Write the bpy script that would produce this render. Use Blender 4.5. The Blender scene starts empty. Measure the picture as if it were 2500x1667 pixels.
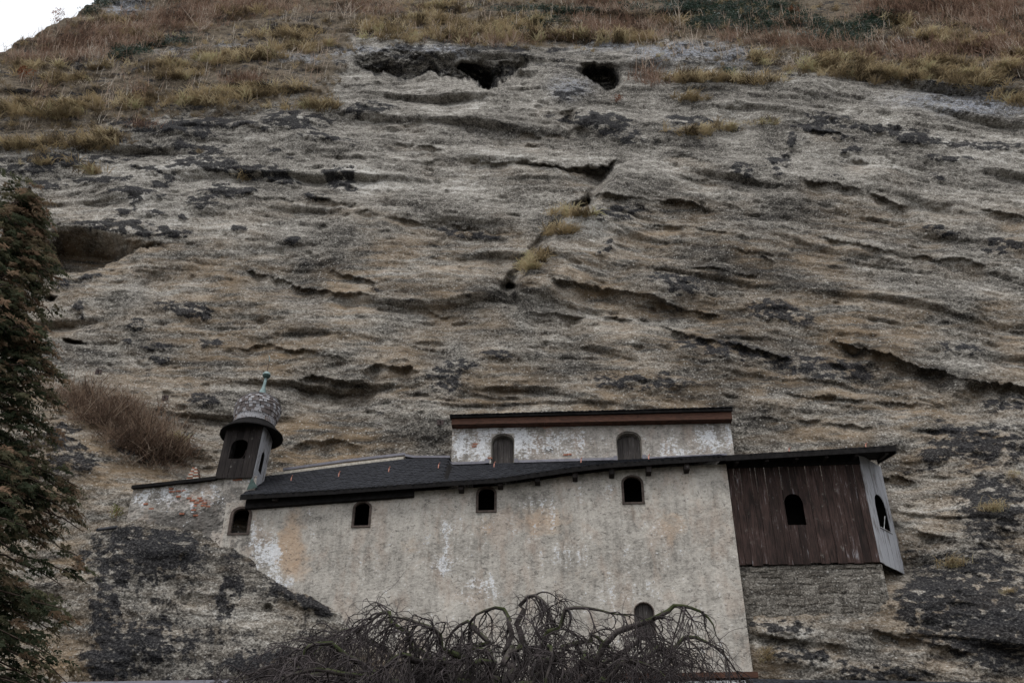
import bpy, math, random
import numpy as np
from mathutils import Vector, Matrix

# ------------------------------------------------------------------ camera, sky, sun, exposure
SC = bpy.context.scene
PITCH = math.radians(33.0); FPX = 2430.0; EYE = np.array([0.0, 0.0, 1.7])
cam = bpy.data.cameras.new('camera'); cam_o = bpy.data.objects.new('camera', cam)
SC.collection.objects.link(cam_o); SC.camera = cam_o
cam.sensor_width = 36.0; cam.lens = FPX / 2500.0 * 36.0
cam.clip_start = 0.1; cam.clip_end = 2000.0
cam_o.location = EYE.tolist(); cam_o.rotation_euler = (math.pi / 2 + PITCH, 0, 0)

SUN_EL, SUN_ROT = math.radians(62), math.radians(200)
world = bpy.data.worlds.new('World'); SC.world = world; world.use_nodes = True
wt = world.node_tree; wt.nodes.clear()
sky = wt.nodes.new('ShaderNodeTexSky'); sky.sky_type = 'NISHITA'; sky.sun_disc = False
sky.sun_elevation = SUN_EL; sky.sun_rotation = SUN_ROT; sky.dust_density = 4.0
hs = wt.nodes.new('ShaderNodeHueSaturation'); hs.inputs['Saturation'].default_value = 0.12
mx = wt.nodes.new('ShaderNodeMix'); mx.data_type = 'RGBA'; mx.inputs[0].default_value = 0.75
mx.inputs[7].default_value = (10.2, 10.5, 11.0, 1)          # even cloud deck
bgn = wt.nodes.new('ShaderNodeBackground'); bgn.inputs['Strength'].default_value = 0.12
wo = wt.nodes.new('ShaderNodeOutputWorld')
wt.links.new(sky.outputs[0], hs.inputs['Color']); wt.links.new(hs.outputs[0], mx.inputs[6])
wt.links.new(mx.outputs[2], bgn.inputs['Color']); wt.links.new(bgn.outputs[0], wo.inputs['Surface'])

sun = bpy.data.lights.new('sun', 'SUN'); sun_o = bpy.data.objects.new('sun', sun); SC.collection.objects.link(sun_o)
sun.energy = 1.3; sun.angle = math.radians(20); sun.color = (1.0, 0.97, 0.93)
sd = Vector((math.sin(SUN_ROT) * math.cos(SUN_EL), math.cos(SUN_ROT) * math.cos(SUN_EL), math.sin(SUN_EL)))
sun_o.rotation_euler = (-sd).to_track_quat('-Z', 'Y').to_euler(); sun_o.location = (0, -20, 60)
SC.view_settings.view_transform = 'Standard'; SC.view_settings.look = 'None'
SC.view_settings.exposure = 0.12; SC.view_settings.gamma = 1.0; SC.view_settings.use_curve_mapping = False

random.seed(7); rng = np.random.default_rng(7)
C = SC.collection
FW = np.array([0, math.cos(PITCH), math.sin(PITCH)]); UP = np.array([0, -math.sin(PITCH), math.cos(PITCH)]); RT = np.array([1.0, 0, 0])

def ray(px, py):
    px = np.asarray(px, float); py = np.asarray(py, float)
    return FW * FPX + RT * (px - 1250)[..., None] + UP * (833.5 - py)[..., None]
def proj(P):
    q = np.asarray(P) - EYE; w = q @ FW
    return 1250 + FPX * (q @ RT) / w, 833.5 - FPX * (q @ UP) / w

class PL:
    """upright plane: s runs along it, d behind it, z up"""
    def __init__(self, O, ex, ey):
        l = math.hypot(ex, ey); self.O = np.array([O[0], O[1], 0.0]); self.e = np.array([ex / l, ey / l, 0]); self.n = np.array([-ey / l, ex / l, 0]); self.sh = np.zeros(3); self.z0 = 0.0
    def W(self, s, d, z):
        return self.O + self.sh * (z - self.z0) + self.e * s + self.n * d + np.array([0, 0, z])
    def hit(self, px, py, d=0.0):
        D = ray(px, py); t = (np.asarray(d) - (EYE - self.O) @ self.n) / (D @ self.n)
        return EYE + D * np.asarray(t)[..., None]
    def L(self, px, py, d=0.0):
        P = self.hit(px, py, d); return float((P - self.O) @ self.e), float(P[2])
YAW = math.radians(3)
FAC = PL((0, 40), math.cos(YAW), -math.sin(YAW))

# ------------------------------------------------------------------ noise
_p = rng.permutation(256).astype(np.int32); PERM = np.concatenate([_p, _p, _p])
_ang = rng.random(256) * 2 * np.pi; GX = np.cos(_ang).astype(np.float32); GY = np.sin(_ang).astype(np.float32)
def perlin(x, y, seed=0):
    x = np.asarray(x, np.float32) + seed * 17.37; y = np.asarray(y, np.float32) + seed * 9.71
    xf = np.floor(x); yf = np.floor(y); xi = xf.astype(np.int32) & 255; yi = yf.astype(np.int32) & 255
    x = x - xf; y = y - yf; u = x * x * x * (x * (x * 6 - 15) + 10); v = y * y * y * (y * (y * 6 - 15) + 10)
    def g(ix, iy, dx, dy):
        h = PERM[PERM[ix] + iy]; return GX[h] * dx + GY[h] * dy
    x1 = (xi + 1) & 255; y1 = (yi + 1) & 255
    a = g(xi, yi, x, y); b = g(x1, yi, x - 1, y); c = g(xi, y1, x, y - 1); d = g(x1, y1, x - 1, y - 1)
    return 1.5 * (a + u * (b - a) + v * ((c + u * (d - c)) - (a + u * (b - a))))
def fbm(x, y, oct=4, gain=0.5, seed=0):
    r = 0; amp = 1.0; f = 1.0
    for i in range(oct):
        r = r + amp * perlin(x * f, y * f, seed + i); amp *= gain; f *= 2.03
    return r
def sstep(a, b, x):
    t = np.clip((x - a) / (b - a), 0, 1); return t * t * (3 - 2 * t)

# ------------------------------------------------------------------ mesh and object helpers
OFF = {}
def link(o, parent=None):
    C.objects.link(o)
    if parent is not None: o.parent = parent
    return o
def thing(name, loc, label, cat, group=None):
    o = bpy.data.objects.new(name, None); o.empty_display_size = 0.3; o.location = Vector(loc); link(o)
    OFF[o.name] = np.array(loc, float); tag(o, label, cat, group); return o
def tag(o, label=None, cat=None, group=None, kind=None):
    if label: o['label'] = label
    if cat: o['category'] = cat
    if group: o['group'] = group
    if kind: o['kind'] = kind
    return o
def np_mesh(name, V, F, smooth=False):
    """V (n,3), F (m,k) arrays"""
    me = bpy.data.meshes.new(name); V = np.ascontiguousarray(V, np.float32); F = np.ascontiguousarray(F, np.int32); k = F.shape[1]
    me.vertices.add(len(V)); me.vertices.foreach_set('co', V.ravel())
    me.loops.add(F.size); me.loops.foreach_set('vertex_index', F.ravel())
    me.polygons.add(len(F)); me.polygons.foreach_set('loop_start', np.arange(0, F.size, k, dtype=np.int32))
    if smooth: me.polygons.foreach_set('use_smooth', np.ones(len(F), bool))
    me.update(calc_edges=True); return me
def attr_col(me, name, arr):
    a = me.attributes.new(name, 'FLOAT_COLOR', 'POINT'); a.data.foreach_set('color', np.ascontiguousarray(arr, np.float32).ravel())
def attr_f(me, name, arr):
    a = me.attributes.new(name, 'FLOAT', 'POINT'); a.data.foreach_set('value', np.ascontiguousarray(arr, np.float32).ravel())
def mesh_obj(name, me, mat, parent=None, loc=None):
    if mat is not None: me.materials.append(mat)
    o = bpy.data.objects.new(name, me); link(o, parent)
    if loc is not None: o.location = Vector(loc)
    return o
class MB:
    def __init__(self): self.v = []; self.f = []
    def add(self, vs, fs):
        b = len(self.v); self.v += [tuple(map(float, p)) for p in vs]; self.f += [tuple(b + i for i in f) for f in fs]; return self
    def hexa(self, p):        # p: 8 points, 4 front (ccw) then 4 back
        return self.add(p, [(0, 1, 2, 3), (7, 6, 5, 4), (0, 4, 5, 1), (1, 5, 6, 2), (2, 6, 7, 3), (3, 7, 4, 0)])
    def box(self, pl, s0, s1, d0, d1, z0, z1):
        W = pl.W
        return self.hexa([W(s0, d0, z0), W(s1, d0, z0), W(s1, d0, z1), W(s0, d0, z1), W(s0, d1, z0), W(s1, d1, z0), W(s1, d1, z1), W(s0, d1, z1)])
    def prism(self, pl, poly, d0, d1):
        n = len(poly); vs = [pl.W(s, d0, z) for s, z in poly] + [pl.W(s, d1, z) for s, z in poly]
        return self.add(vs, [tuple(range(n)), tuple(reversed(range(n, 2 * n)))] + [(i, i + n, (i + 1) % n + n, (i + 1) % n) for i in range(n)])
    def ring(self, pl, inner, outer, d0, d1):   # open strip between two curves (arched frame)
        n = len(inner)
        vs = [pl.W(s, d, z) for cur, d in ((inner, d0), (outer, d0), (outer, d1), (inner, d1)) for s, z in cur]
        fs = []
        for i in range(n - 1):
            for k in range(4):
                a, b = k * n, ((k + 1) % 4) * n; fs.append((a + i, b + i, b + i + 1, a + i + 1))
        fs += [(0, 3 * n, 2 * n, n), (n - 1, 2 * n - 1, 3 * n - 1, 4 * n - 1)]
        return self.add(vs, fs)
    def tube(self, path, rad, sides=6, cap=True):
        V, F = tube(np.asarray(path, float), np.asarray(rad, float), sides); b = len(self.v)
        self.v += [tuple(p) for p in V.tolist()]; self.f += [tuple(b + i for i in f) for f in F.tolist()]
        if cap:
            n = len(path); self.f += [tuple(b + i for i in range(sides)), tuple(b + (n - 1) * sides + i for i in reversed(range(sides)))]
        return self
    def lathe(self, c, prof, sides=24, lean=(0, 0)):
        n = len(prof); b = len(self.v)
        for r, z in prof:
            for k in range(sides):
                a = 2 * math.pi * k / sides; self.v.append((c[0] + r * math.cos(a) + lean[0] * z, c[1] + r * math.sin(a) + lean[1] * z, c[2] + z))
        for i in range(n - 1):
            for k in range(sides):
                k2 = (k + 1) % sides; self.f.append((b + i * sides + k, b + i * sides + k2, b + (i + 1) * sides + k2, b + (i + 1) * sides + k))
        return self
    def build(self, name, mat, parent=None, smooth=False):
        off = OFF.get(parent.name, np.zeros(3)) if parent is not None else np.zeros(3)
        me = bpy.data.meshes.new(name); me.from_pydata([(x - off[0], y - off[1], z - off[2]) for x, y, z in self.v], [], self.f); me.update()
        if smooth: me.polygons.foreach_set('use_smooth', [True] * len(me.polygons))
        if mat.name in ('field_stone', 'weathered_plaster', 'flaking_plaster', 'conglomerate_rock'): attr_col(me, 'mask', np.tile([0.0, 0.1, 0.2, 0.0], (len(self.v), 1)))
        o = mesh_obj(name, me, mat, parent); OFF[o.name] = off; return o
def tube(path, rad, sides=4):
    n = len(path); T = np.gradient(path, axis=0); T /= np.linalg.norm(T, axis=1)[:, None] + 1e-9
    ref = np.array([0.3, 0.5, 0.81]); A = np.cross(T, ref); A /= np.linalg.norm(A, axis=1)[:, None] + 1e-9; B = np.cross(T, A)
    th = np.arange(sides) * 2 * np.pi / sides
    V = path[:, None, :] + rad[:, None, None] * (np.cos(th)[None, :, None] * A[:, None, :] + np.sin(th)[None, :, None] * B[:, None, :])
    i = np.arange(n - 1)[:, None] * sides; k = np.arange(sides)[None, :]; k2 = (k + 1) % sides
    F = np.stack([i + k, i + k2, i + sides + k2, i + sides + k], -1).reshape(-1, 4)
    return V.reshape(-1, 3), F
class Soup:
    """many small quads from arrays, with a tint per vertex"""
    def __init__(self): self.V = []; self.F = []; self.T = []; self.n = 0
    def add(self, V, F, t):
        self.V.append(V); self.F.append(F + self.n); self.T.append(np.full(len(V), t, np.float32)); self.n += len(V)
    def inst(self, V, F, pos, yaw, scl, tint, tilt=None):
        m = len(pos); c, s = np.cos(yaw)[:, None], np.sin(yaw)[:, None]
        X = V[None, :, 0] * c - V[None, :, 1] * s; Y = V[None, :, 0] * s + V[None, :, 1] * c; Z = np.broadcast_to(V[None, :, 2], X.shape)
        P = np.stack([X, Y, Z], -1) * np.asarray(scl).reshape(m, 1, -1) + pos[:, None, :]
        FF = (F[None] + (np.arange(m) * len(V))[:, None, None]).reshape(-1, F.shape[1])
        self.V.append(P.reshape(-1, 3)); self.F.append(FF + self.n); self.T.append(np.repeat(tint, len(V)).astype(np.float32)); self.n += m * len(V)
    def build(self, name, mat, parent=None):
        off = OFF.get(parent.name, np.zeros(3)) if parent is not None else np.zeros(3)
        me = np_mesh(name, np.concatenate(self.V) - off, np.concatenate(self.F)); attr_f(me, 'tint', np.concatenate(self.T))
        o = mesh_obj(name, me, mat, parent); OFF[o.name] = off; return o

# ------------------------------------------------------------------ materials
class NT:
    def __init__(self, name, rough=0.9, spec=0.2):
        self.m = bpy.data.materials.new(name); self.m.use_nodes = True; self.t = self.m.node_tree
        self.b = self.t.nodes['Principled BSDF']; self.b.inputs['Roughness'].default_value = rough
        self.b.inputs['Specular IOR Level'].default_value = spec
    def node(self, ty, ins=None, **props):
        n = self.t.nodes.new(ty)
        for k, v in props.items(): setattr(n, k, v)
        for k, v in (ins or {}).items(): self.set(n.inputs[k], v)
        return n
    def set(self, sock, v):
        if isinstance(v, bpy.types.NodeSocket): self.t.links.new(v, sock)
        elif isinstance(v, (tuple, list)) and sock.type == 'RGBA' and len(v) == 3: sock.default_value = (*v, 1)
        else: sock.default_value = v
    def co(self): return self.node('ShaderNodeTexCoord').outputs['Object']
    def map(self, v, scale=(1, 1, 1), rot=(0, 0, 0), loc=(0, 0, 0)):
        return self.node('ShaderNodeMapping', {'Vector': v, 'Scale': scale, 'Rotation': rot, 'Location': loc}).outputs[0]
    def noise(self, v, scale, detail=6, rough=0.55, dist=0.0):
        return self.node('ShaderNodeTexNoise', {'Vector': v, 'Scale': scale, 'Detail': detail, 'Roughness': rough, 'Distortion': dist}).outputs[0]
    def voro(self, v, scale, out='Distance', feature='F1', rnd=1.0):
        n = self.node('ShaderNodeTexVoronoi', feature=feature); self.set(n.inputs['Vector'], v); n.inputs['Scale'].default_value = scale
        n.inputs['Randomness'].default_value = rnd; return n.outputs[out]
    def ramp(self, f, stops, interp='LINEAR'):
        n = self.node('ShaderNodeValToRGB', {'Fac': f}); r = n.color_ramp; r.interpolation = interp
        while len(r.elements) < len(stops): r.elements.new(0.5)
        for e, (p, c) in zip(r.elements, stops): e.position = p; e.color = (c, c, c, 1) if isinstance(c, (int, float)) else (*c, 1)
        return n.outputs[0]
    def mix(self, f, a, b, mode='MIX'):
        n = self.node('ShaderNodeMix', data_type='RGBA', blend_type=mode); self.set(n.inputs[0], f); self.set(n.inputs[6], a); self.set(n.inputs[7], b); return n.outputs[2]
    def math(self, op, a, b=0.0, clamp=False):
        n = self.node('ShaderNodeMath', operation=op, use_clamp=clamp); self.set(n.inputs[0], a); self.set(n.inputs[1], b); return n.outputs[0]
    def attr(self, name):
        n = self.node('ShaderNodeAttribute', attribute_name=name); return n
    def sep(self, c): return self.node('ShaderNodeSeparateColor', {'Color': c}).outputs
    def edge(self, f, lo, hi): return self.node('ShaderNodeMapRange', {'Value': f, 'From Min': lo, 'From Max': hi}, interpolation_type='SMOOTHSTEP').outputs[0]
    def rnd(self): return self.node('ShaderNodeObjectInfo').outputs['Random']
    def bump(self, h, dist=0.03, strength=0.7):
        self.set(self.b.inputs['Normal'], self.node('ShaderNodeBump', {'Height': h, 'Distance': dist, 'Strength': strength}).outputs[0])
    def out(self, col): self.set(self.b.inputs['Base Color'], col); return self.m

def m_rock():
    k = NT('conglomerate_rock', 0.95, 0.1); co = k.co(); at = k.attr('mask'); r, g, b = k.sep(at.outputs['Color'])[:3]; al = at.outputs['Alpha']
    beds = k.map(co, (0.55, 0.55, 2.6), (0, math.radians(11), 0))
    big = k.noise(co, 0.16, 5, 0.6, 0.6); bd = k.noise(beds, 0.9, 7, 0.68, 0.4); fine = k.noise(k.map(co, (1, 1, 1.35)), 3.0, 6, 0.68)
    grit = k.noise(k.map(co, (1, 1, 1.25)), 10, 3, 0.7)
    peb = k.voro(co, 7.5, 'Distance'); pebc = k.sep(k.voro(co, 7.5, 'Color'))[0]
    tone = k.math('ADD', k.math('ADD', k.math('MULTIPLY', big, 0.5), k.math('MULTIPLY', k.attr('tone').outputs['Fac'], 1.5)), k.math('ADD', k.math('MULTIPLY', bd, 0.75), k.math('ADD', k.math('MULTIPLY', fine, 0.9), k.math('MULTIPLY', grit, 1.35))))
    col = k.ramp(k.math('SUBTRACT', tone, 1.27), [(0.12, (0.035, 0.032, 0.029)), (0.34, (0.125, 0.115, 0.102)), (0.5, (0.23, 0.213, 0.188)), (0.66, (0.34, 0.319, 0.286)), (0.88, (0.56, 0.54, 0.505))])
    och = k.math('MULTIPLY', g, k.edge(k.noise(beds, 0.7, 7, 0.6), 0.35, 0.62))
    col = k.mix(k.math('MULTIPLY', och, 0.75, True), col, k.mix(0.55, col, (0.34, 0.24, 0.145)))
    blue = k.math('MULTIPLY', al, k.edge(fine, 0.38, 0.6))
    col = k.mix(k.math('MULTIPLY', blue, 0.8, True), col, k.mix(k.edge(grit, 0.35, 0.7), (0.13, 0.14, 0.16), (0.40, 0.41, 0.45)))
    # single pebbles of the conglomerate
    pm = k.math('MULTIPLY', k.math('LESS_THAN', peb, 0.36), k.math('GREATER_THAN', pebc, 0.72))
    col = k.mix(k.math('MULTIPLY', pm, 0.45), col, k.ramp(pebc, [(0.72, (0.12, 0.11, 0.1)), (0.86, (0.36, 0.34, 0.31)), (1.0, (0.62, 0.6, 0.56))]))
    # soil and dead litter on the vegetated slope
    soil = k.edge(k.math('ADD', b, k.math('SUBTRACT', k.noise(co, 1.3, 8, 0.65), 0.5)), 0.42, 0.72)
    col = k.mix(k.math('MULTIPLY', soil, 0.85), col, k.ramp(k.math('ADD', k.math('MULTIPLY', fine, 0.6), k.math('MULTIPLY', grit, 0.4)), [(0.3, (0.03, 0.026, 0.02)), (0.5, (0.11, 0.085, 0.06)), (0.62, (0.19, 0.15, 0.10)), (0.75, (0.25, 0.22, 0.19))]))
    # black algae and lichen crust, also the darkened cave hollows
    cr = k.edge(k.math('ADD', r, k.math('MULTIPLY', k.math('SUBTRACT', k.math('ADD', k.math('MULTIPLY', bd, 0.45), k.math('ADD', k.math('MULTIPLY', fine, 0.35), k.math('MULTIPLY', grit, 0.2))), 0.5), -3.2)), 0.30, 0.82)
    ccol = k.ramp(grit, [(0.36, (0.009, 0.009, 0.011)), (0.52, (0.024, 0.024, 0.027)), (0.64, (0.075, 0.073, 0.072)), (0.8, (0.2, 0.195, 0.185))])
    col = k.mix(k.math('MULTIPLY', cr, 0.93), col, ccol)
    # dark pits
    pit = k.edge(k.noise(k.map(co, (1, 1, 2.0)), 6.5, 5, 0.7), 0.62, 0.72)
    col = k.mix(k.math('MULTIPLY', pit, 0.55), col, (0.04, 0.036, 0.03))
    h = k.math('ADD', k.math('MULTIPLY', fine, 0.9), k.math('ADD', k.math('MULTIPLY', grit, 0.45), k.math('MULTIPLY', k.math('MINIMUM', peb, 0.45), -0.55)))
    k.bump(h, 0.16, 0.9); return k.out(col)

def m_plaster(name, base=(0.36, 0.335, 0.30)):
    k = NT(name, 0.93, 0.1); co = k.co(); at = k.attr('mask'); wh, oc, gr = k.sep(at.outputs['Color'])[:3]; br = at.outputs['Alpha']
    big = k.noise(co, 0.45, 6, 0.6, 0.5); mid = k.noise(co, 2.3, 8, 0.65); fine = k.noise(k.map(co, (1, 1, 1.5)), 8, 8, 0.72); run = k.noise(k.map(co, (2.6, 2.6, 0.4)), 1.0, 7, 0.68, 0.5)
    grit = k.noise(co, 30, 3, 0.7)
    tone = k.math('SUBTRACT', k.math('ADD', k.math('MULTIPLY', big, 0.55), k.math('ADD', k.math('MULTIPLY', mid, 0.6), k.math('ADD', k.math('MULTIPLY', fine, 0.8), k.math('MULTIPLY', run, 0.6)))), 0.77)
    d = tuple(c * 0.5 for c in base); l = tuple(min(1, c * 1.4) for c in base)
    col = k.ramp(tone, [(0.28, d), (0.5, base), (0.72, l)])
    pink = k.math('MULTIPLY', k.edge(k.noise(k.map(co, (1.3, 1.3, 0.7), (0, 0, 0), (5, 0, 3)), 0.8, 7, 0.62, 0.4), 0.48, 0.64), 0.5)
    col = k.mix(pink, col, k.mix(0.5, col, (0.37, 0.255, 0.185)))
    o = k.math('MULTIPLY', k.edge(k.math('ADD', oc, k.math('SUBTRACT', mid, 0.5)), 0.3, 0.8), 0.8)
    col = k.mix(o, col, k.mix(0.65, col, (0.42, 0.27, 0.155)))
    g = k.edge(k.math('ADD', gr, k.math('MULTIPLY', k.math('SUBTRACT', k.math('ADD', k.math('MULTIPLY', mid, 0.5), k.math('MULTIPLY', fine, 0.5)), 0.5), 4.2)), 0.42, 0.72)
    col = k.mix(k.math('MULTIPLY', g, 0.85), col, k.ramp(fine, [(0.35, (0.035, 0.033, 0.032)), (0.65, (0.13, 0.12, 0.11))]))
    w = k.edge(k.math('ADD', wh, k.math('MULTIPLY', k.math('SUBTRACT', k.math('ADD', k.math('MULTIPLY', fine, 0.5), k.math('ADD', k.math('MULTIPLY', run, 0.25), k.math('MULTIPLY', mid, 0.25))), 0.5), 5.2)), 0.52, 0.66)
    col = k.mix(k.math('MULTIPLY', w, 0.85), col, k.ramp(grit, [(0.3, (0.5, 0.51, 0.53)), (0.7, (0.72, 0.73, 0.75))]))
    bb = k.edge(k.math('ADD', br, k.math('MULTIPLY', k.math('SUBTRACT', fine, 0.5), 2.0)), 0.45, 0.6)
    col = k.mix(k.math('MULTIPLY', bb, 0.7), col, (0.30, 0.15, 0.10))
    crk = k.math('MULTIPLY', k.edge(k.noise(k.map(co, (1, 1, 1.6), (0, 0.3, 0)), 4.5, 7, 0.82, 0.9), 0.54, 0.62), 0.75)
    col = k.mix(crk, col, (0.07, 0.064, 0.058))
    k.bump(k.math('ADD', k.math('MULTIPLY', fine, 0.8), k.math('ADD', k.math('MULTIPLY', mid, 0.6), k.math('MULTIPLY', grit, 0.12))), 0.05, 0.7)
    return k.out(col)

def m_wood(name, c0, c1, silver=0.0, spec=0.15, two=False):
    k = NT(name, 0.85, spec); co = k.co(); rn = k.rnd()
    v = k.node('ShaderNodeVectorMath', {0: co, 1: k.node('ShaderNodeCombineXYZ', {'X': k.math('MULTIPLY', rn, 31.0), 'Z': k.math('MULTIPLY', rn, 57.0)}).outputs[0]}, operation='ADD').outputs[0]
    grain = k.noise(k.map(v, (9, 9, 0.5)), 3.0, 6, 0.65, 0.4); big = k.noise(k.map(v, (1.5, 1.5, 0.6)), 1.2, 5, 0.6); knot = k.noise(v, 6, 4, 0.7)
    col = k.mix(k.edge(k.math('ADD', k.math('MULTIPLY', grain, 0.6), k.math('MULTIPLY', big, 0.4)), 0.38, 0.62), c0, c1)
    col = k.mix(k.math('MULTIPLY', k.math('SUBTRACT', rn, 0.2), 0.75, True), col, tuple(c * 0.6 for c in c0))
    sv = k.edge(k.math('ADD', k.math('ADD', k.math('MULTIPLY', grain, 1.0), k.math('MULTIPLY', big, 1.0)), silver), 1.08, 1.34)
    col = k.mix(k.math('MULTIPLY', sv, 0.85), col, k.mix(grain, (0.20, 0.20, 0.215), (0.44, 0.45, 0.48)))
    if two: col = k.mix(k.math('MULTIPLY', k.edge(rn, 0.45, 0.55), 0.8), col, k.mix(grain, (0.04, 0.03, 0.027), (0.11, 0.08, 0.068)))
    lich = k.edge(k.noise(v, 3.2, 8, 0.72), 0.60, 0.72)
    col = k.mix(k.math('MULTIPLY', lich, 0.5), col, (0.22, 0.21, 0.19))
    k.bump(k.math('ADD', grain, k.math('MULTIPLY', knot, 0.2)), 0.012, 0.6); return k.out(col)

def m_plain(name, c, var=0.35, rough=0.8, scale=6.0, spec=0.2, metal=0.0, stretch=(1, 1, 1)):
    k = NT(name, rough, spec); co = k.map(k.co(), stretch); k.b.inputs['Metallic'].default_value = metal
    n = k.noise(co, scale, 7, 0.65); rn = k.rnd()
    col = k.mix(k.edge(n, 0.3, 0.7), tuple(x * (1 - var) for x in c), tuple(min(1, x * (1 + var)) for x in c))
    col = k.mix(k.math('MULTIPLY', rn, 0.35), col, tuple(x * 0.55 for x in c))
    k.bump(n, 0.01, 0.5); return k.out(col)

def m_tint(name, stops, rough=0.8, spec=0.15, trans=0.0):
    k = NT(name, rough, spec); t = k.attr('tint').outputs['Fac']
    n = k.noise(k.co(), 2.5, 3, 0.6)
    col = k.ramp(k.math('ADD', t, k.math('MULTIPLY', k.math('SUBTRACT', n, 0.5), 0.25)), stops)
    k.set(k.b.inputs['Base Color'], col)
    tr = k.node('ShaderNodeBsdfTranslucent', {'Color': col}).outputs[0]      # thin blades and leaves let light through
    ms = k.node('ShaderNodeMixShader', {0: 0.45, 1: k.b.outputs[0], 2: tr}).outputs[0]
    k.t.links.new(ms, k.t.nodes['Material Output'].inputs['Surface']); return k.m

def m_bark():
    k = NT('mossy_bark', 0.9, 0.15); co = k.co(); n = k.noise(co, 7, 7, 0.65); m = k.noise(co, 2.2, 5, 0.6)
    nz = k.sep(k.node('ShaderNodeNewGeometry').outputs['Normal'])[2]
    col = k.mix(k.edge(n, 0.3, 0.7), (0.022, 0.018, 0.018), (0.085, 0.072, 0.068))
    moss = k.edge(k.math('ADD', m, k.math('MULTIPLY', nz, 0.12)), 0.50, 0.60)
    col = k.mix(k.math('MULTIPLY', moss, 0.75), col, k.mix(n, (0.016, 0.024, 0.006), (0.05, 0.066, 0.014)))
    k.bump(n, 0.02, 0.8); return k.out(col)

M = {}
M['rock'] = m_rock()
M['plaster'] = m_plaster('weathered_plaster'); M['plaster_white'] = m_plaster('flaking_plaster', (0.31, 0.287, 0.26))
M['stone'] = m_plaster('field_stone', (0.19, 0.176, 0.155))
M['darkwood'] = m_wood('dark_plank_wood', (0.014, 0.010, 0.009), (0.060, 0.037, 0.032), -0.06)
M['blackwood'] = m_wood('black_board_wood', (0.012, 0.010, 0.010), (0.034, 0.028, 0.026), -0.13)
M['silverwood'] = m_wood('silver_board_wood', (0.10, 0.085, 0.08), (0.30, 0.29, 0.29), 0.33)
M['palewood'] = m_wood('grey_board_wood', (0.10, 0.085, 0.08), (0.20, 0.18, 0.17), 0.2)
M['shutter'] = m_wood('shutter_wood', (0.04, 0.036, 0.035), (0.10, 0.088, 0.082), -0.1)
M['shingle'] = m_wood('cedar_shingle', (0.13, 0.085, 0.065), (0.26, 0.20, 0.17), 0.34, two=True)
M['slate'] = m_plain('black_slate', (0.024, 0.025, 0.030), 0.6, 0.75, 5.0, 0.12)
M['tar'] = m_plain('black_eave_board', (0.015, 0.014, 0.014), 0.4, 0.9, 5, 0.05)
M['brownboard'] = m_plain('russet_fascia_board', (0.066, 0.030, 0.019), 0.5, 0.75, 4, stretch=(1, 1, 5))
M['frame'] = m_plain('brown_stone_frame', (0.075, 0.058, 0.05), 0.45, 0.9, 6)
M['interior'] = m_plain('painted_dark_interior', (0.012, 0.011, 0.010), 0.3, 0.95, 3, 0.0)  # near-black colour paints in the darkness of the unlit rooms
M['zinc'] = m_plain('grey_zinc', (0.15, 0.145, 0.17), 0.25, 0.5, 4, 0.4)
M['mortar'] = m_plain('pale_mortar', (0.40, 0.37, 0.32), 0.35, 0.95, 9, 0.1)
M['copper'] = m_plain('pink_copper_hook', (0.50, 0.22, 0.16), 0.25, 0.5, 9, 0.4)
M['verdigris'] = m_plain('verdigris_copper', (0.17, 0.235, 0.235), 0.4, 0.6, 6, 0.3)
M['verdigris_dark'] = m_plain('dark_green_copper', (0.035, 0.065, 0.058), 0.4, 0.6, 6, 0.3)
M['iron'] = m_plain('rusty_iron', (0.055, 0.040, 0.038), 0.4, 0.8, 12)
M['pipe'] = m_plain('black_pipe', (0.02, 0.021, 0.027), 0.3, 0.5, 8, 0.4)
M['brick'] = m_plain('old_brick', (0.27, 0.115, 0.075), 0.45, 0.9, 9, 0.1)
M['ground'] = m_plain('gravel_ground', (0.11, 0.105, 0.09), 0.4, 0.95, 2.0, 0.1)
M['white'] = m_plain('old_white_board', (0.5, 0.5, 0.5), 0.3, 0.8, 6)
M['grass'] = m_tint('dry_grass', [(0.0, (0.07, 0.052, 0.032)), (0.3, (0.18, 0.14, 0.09)), (0.6, (0.38, 0.295, 0.17)), (0.85, (0.52, 0.44, 0.29)), (1.0, (0.42, 0.39, 0.23))])
M['stem'] = m_tint('dead_stems', [(0.0, (0.07, 0.042, 0.03)), (0.35, (0.25, 0.155, 0.11)), (0.7, (0.42, 0.315, 0.24)), (1.0, (0.58, 0.53, 0.46))])
M['evergreen'] = m_tint('evergreen_leaf', [(0.0, (0.012, 0.022, 0.014)), (0.5, (0.03, 0.055, 0.035)), (0.8, (0.10, 0.13, 0.115)), (1.0, (0.30, 0.33, 0.31))], 0.5, 0.3)
M['rust'] = m_tint('rust_leaf', [(0.0, (0.06, 0.018, 0.010)), (0.5, (0.16, 0.05, 0.022)), (1.0, (0.26, 0.10, 0.04))])
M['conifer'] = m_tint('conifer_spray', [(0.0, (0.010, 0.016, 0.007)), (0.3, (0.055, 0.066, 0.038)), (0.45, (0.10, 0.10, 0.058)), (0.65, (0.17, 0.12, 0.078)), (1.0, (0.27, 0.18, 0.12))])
M['ivy'] = m_tint('yellow_green_leaf', [(0.0, (0.05, 0.06, 0.012)), (0.6, (0.15, 0.16, 0.035)), (1.0, (0.27, 0.25, 0.07))])
M['bramble'] = m_tint('bramble_cane', [(0.0, (0.035, 0.026, 0.02)), (0.4, (0.12, 0.08, 0.058)), (0.7, (0.26, 0.185, 0.135)), (1.0, (0.42, 0.36, 0.29))])
M['bark'] = m_bark()
M['twig'] = m_plain('grey_twig', (0.052, 0.043, 0.043), 0.75, 0.85, 3.0)
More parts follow.
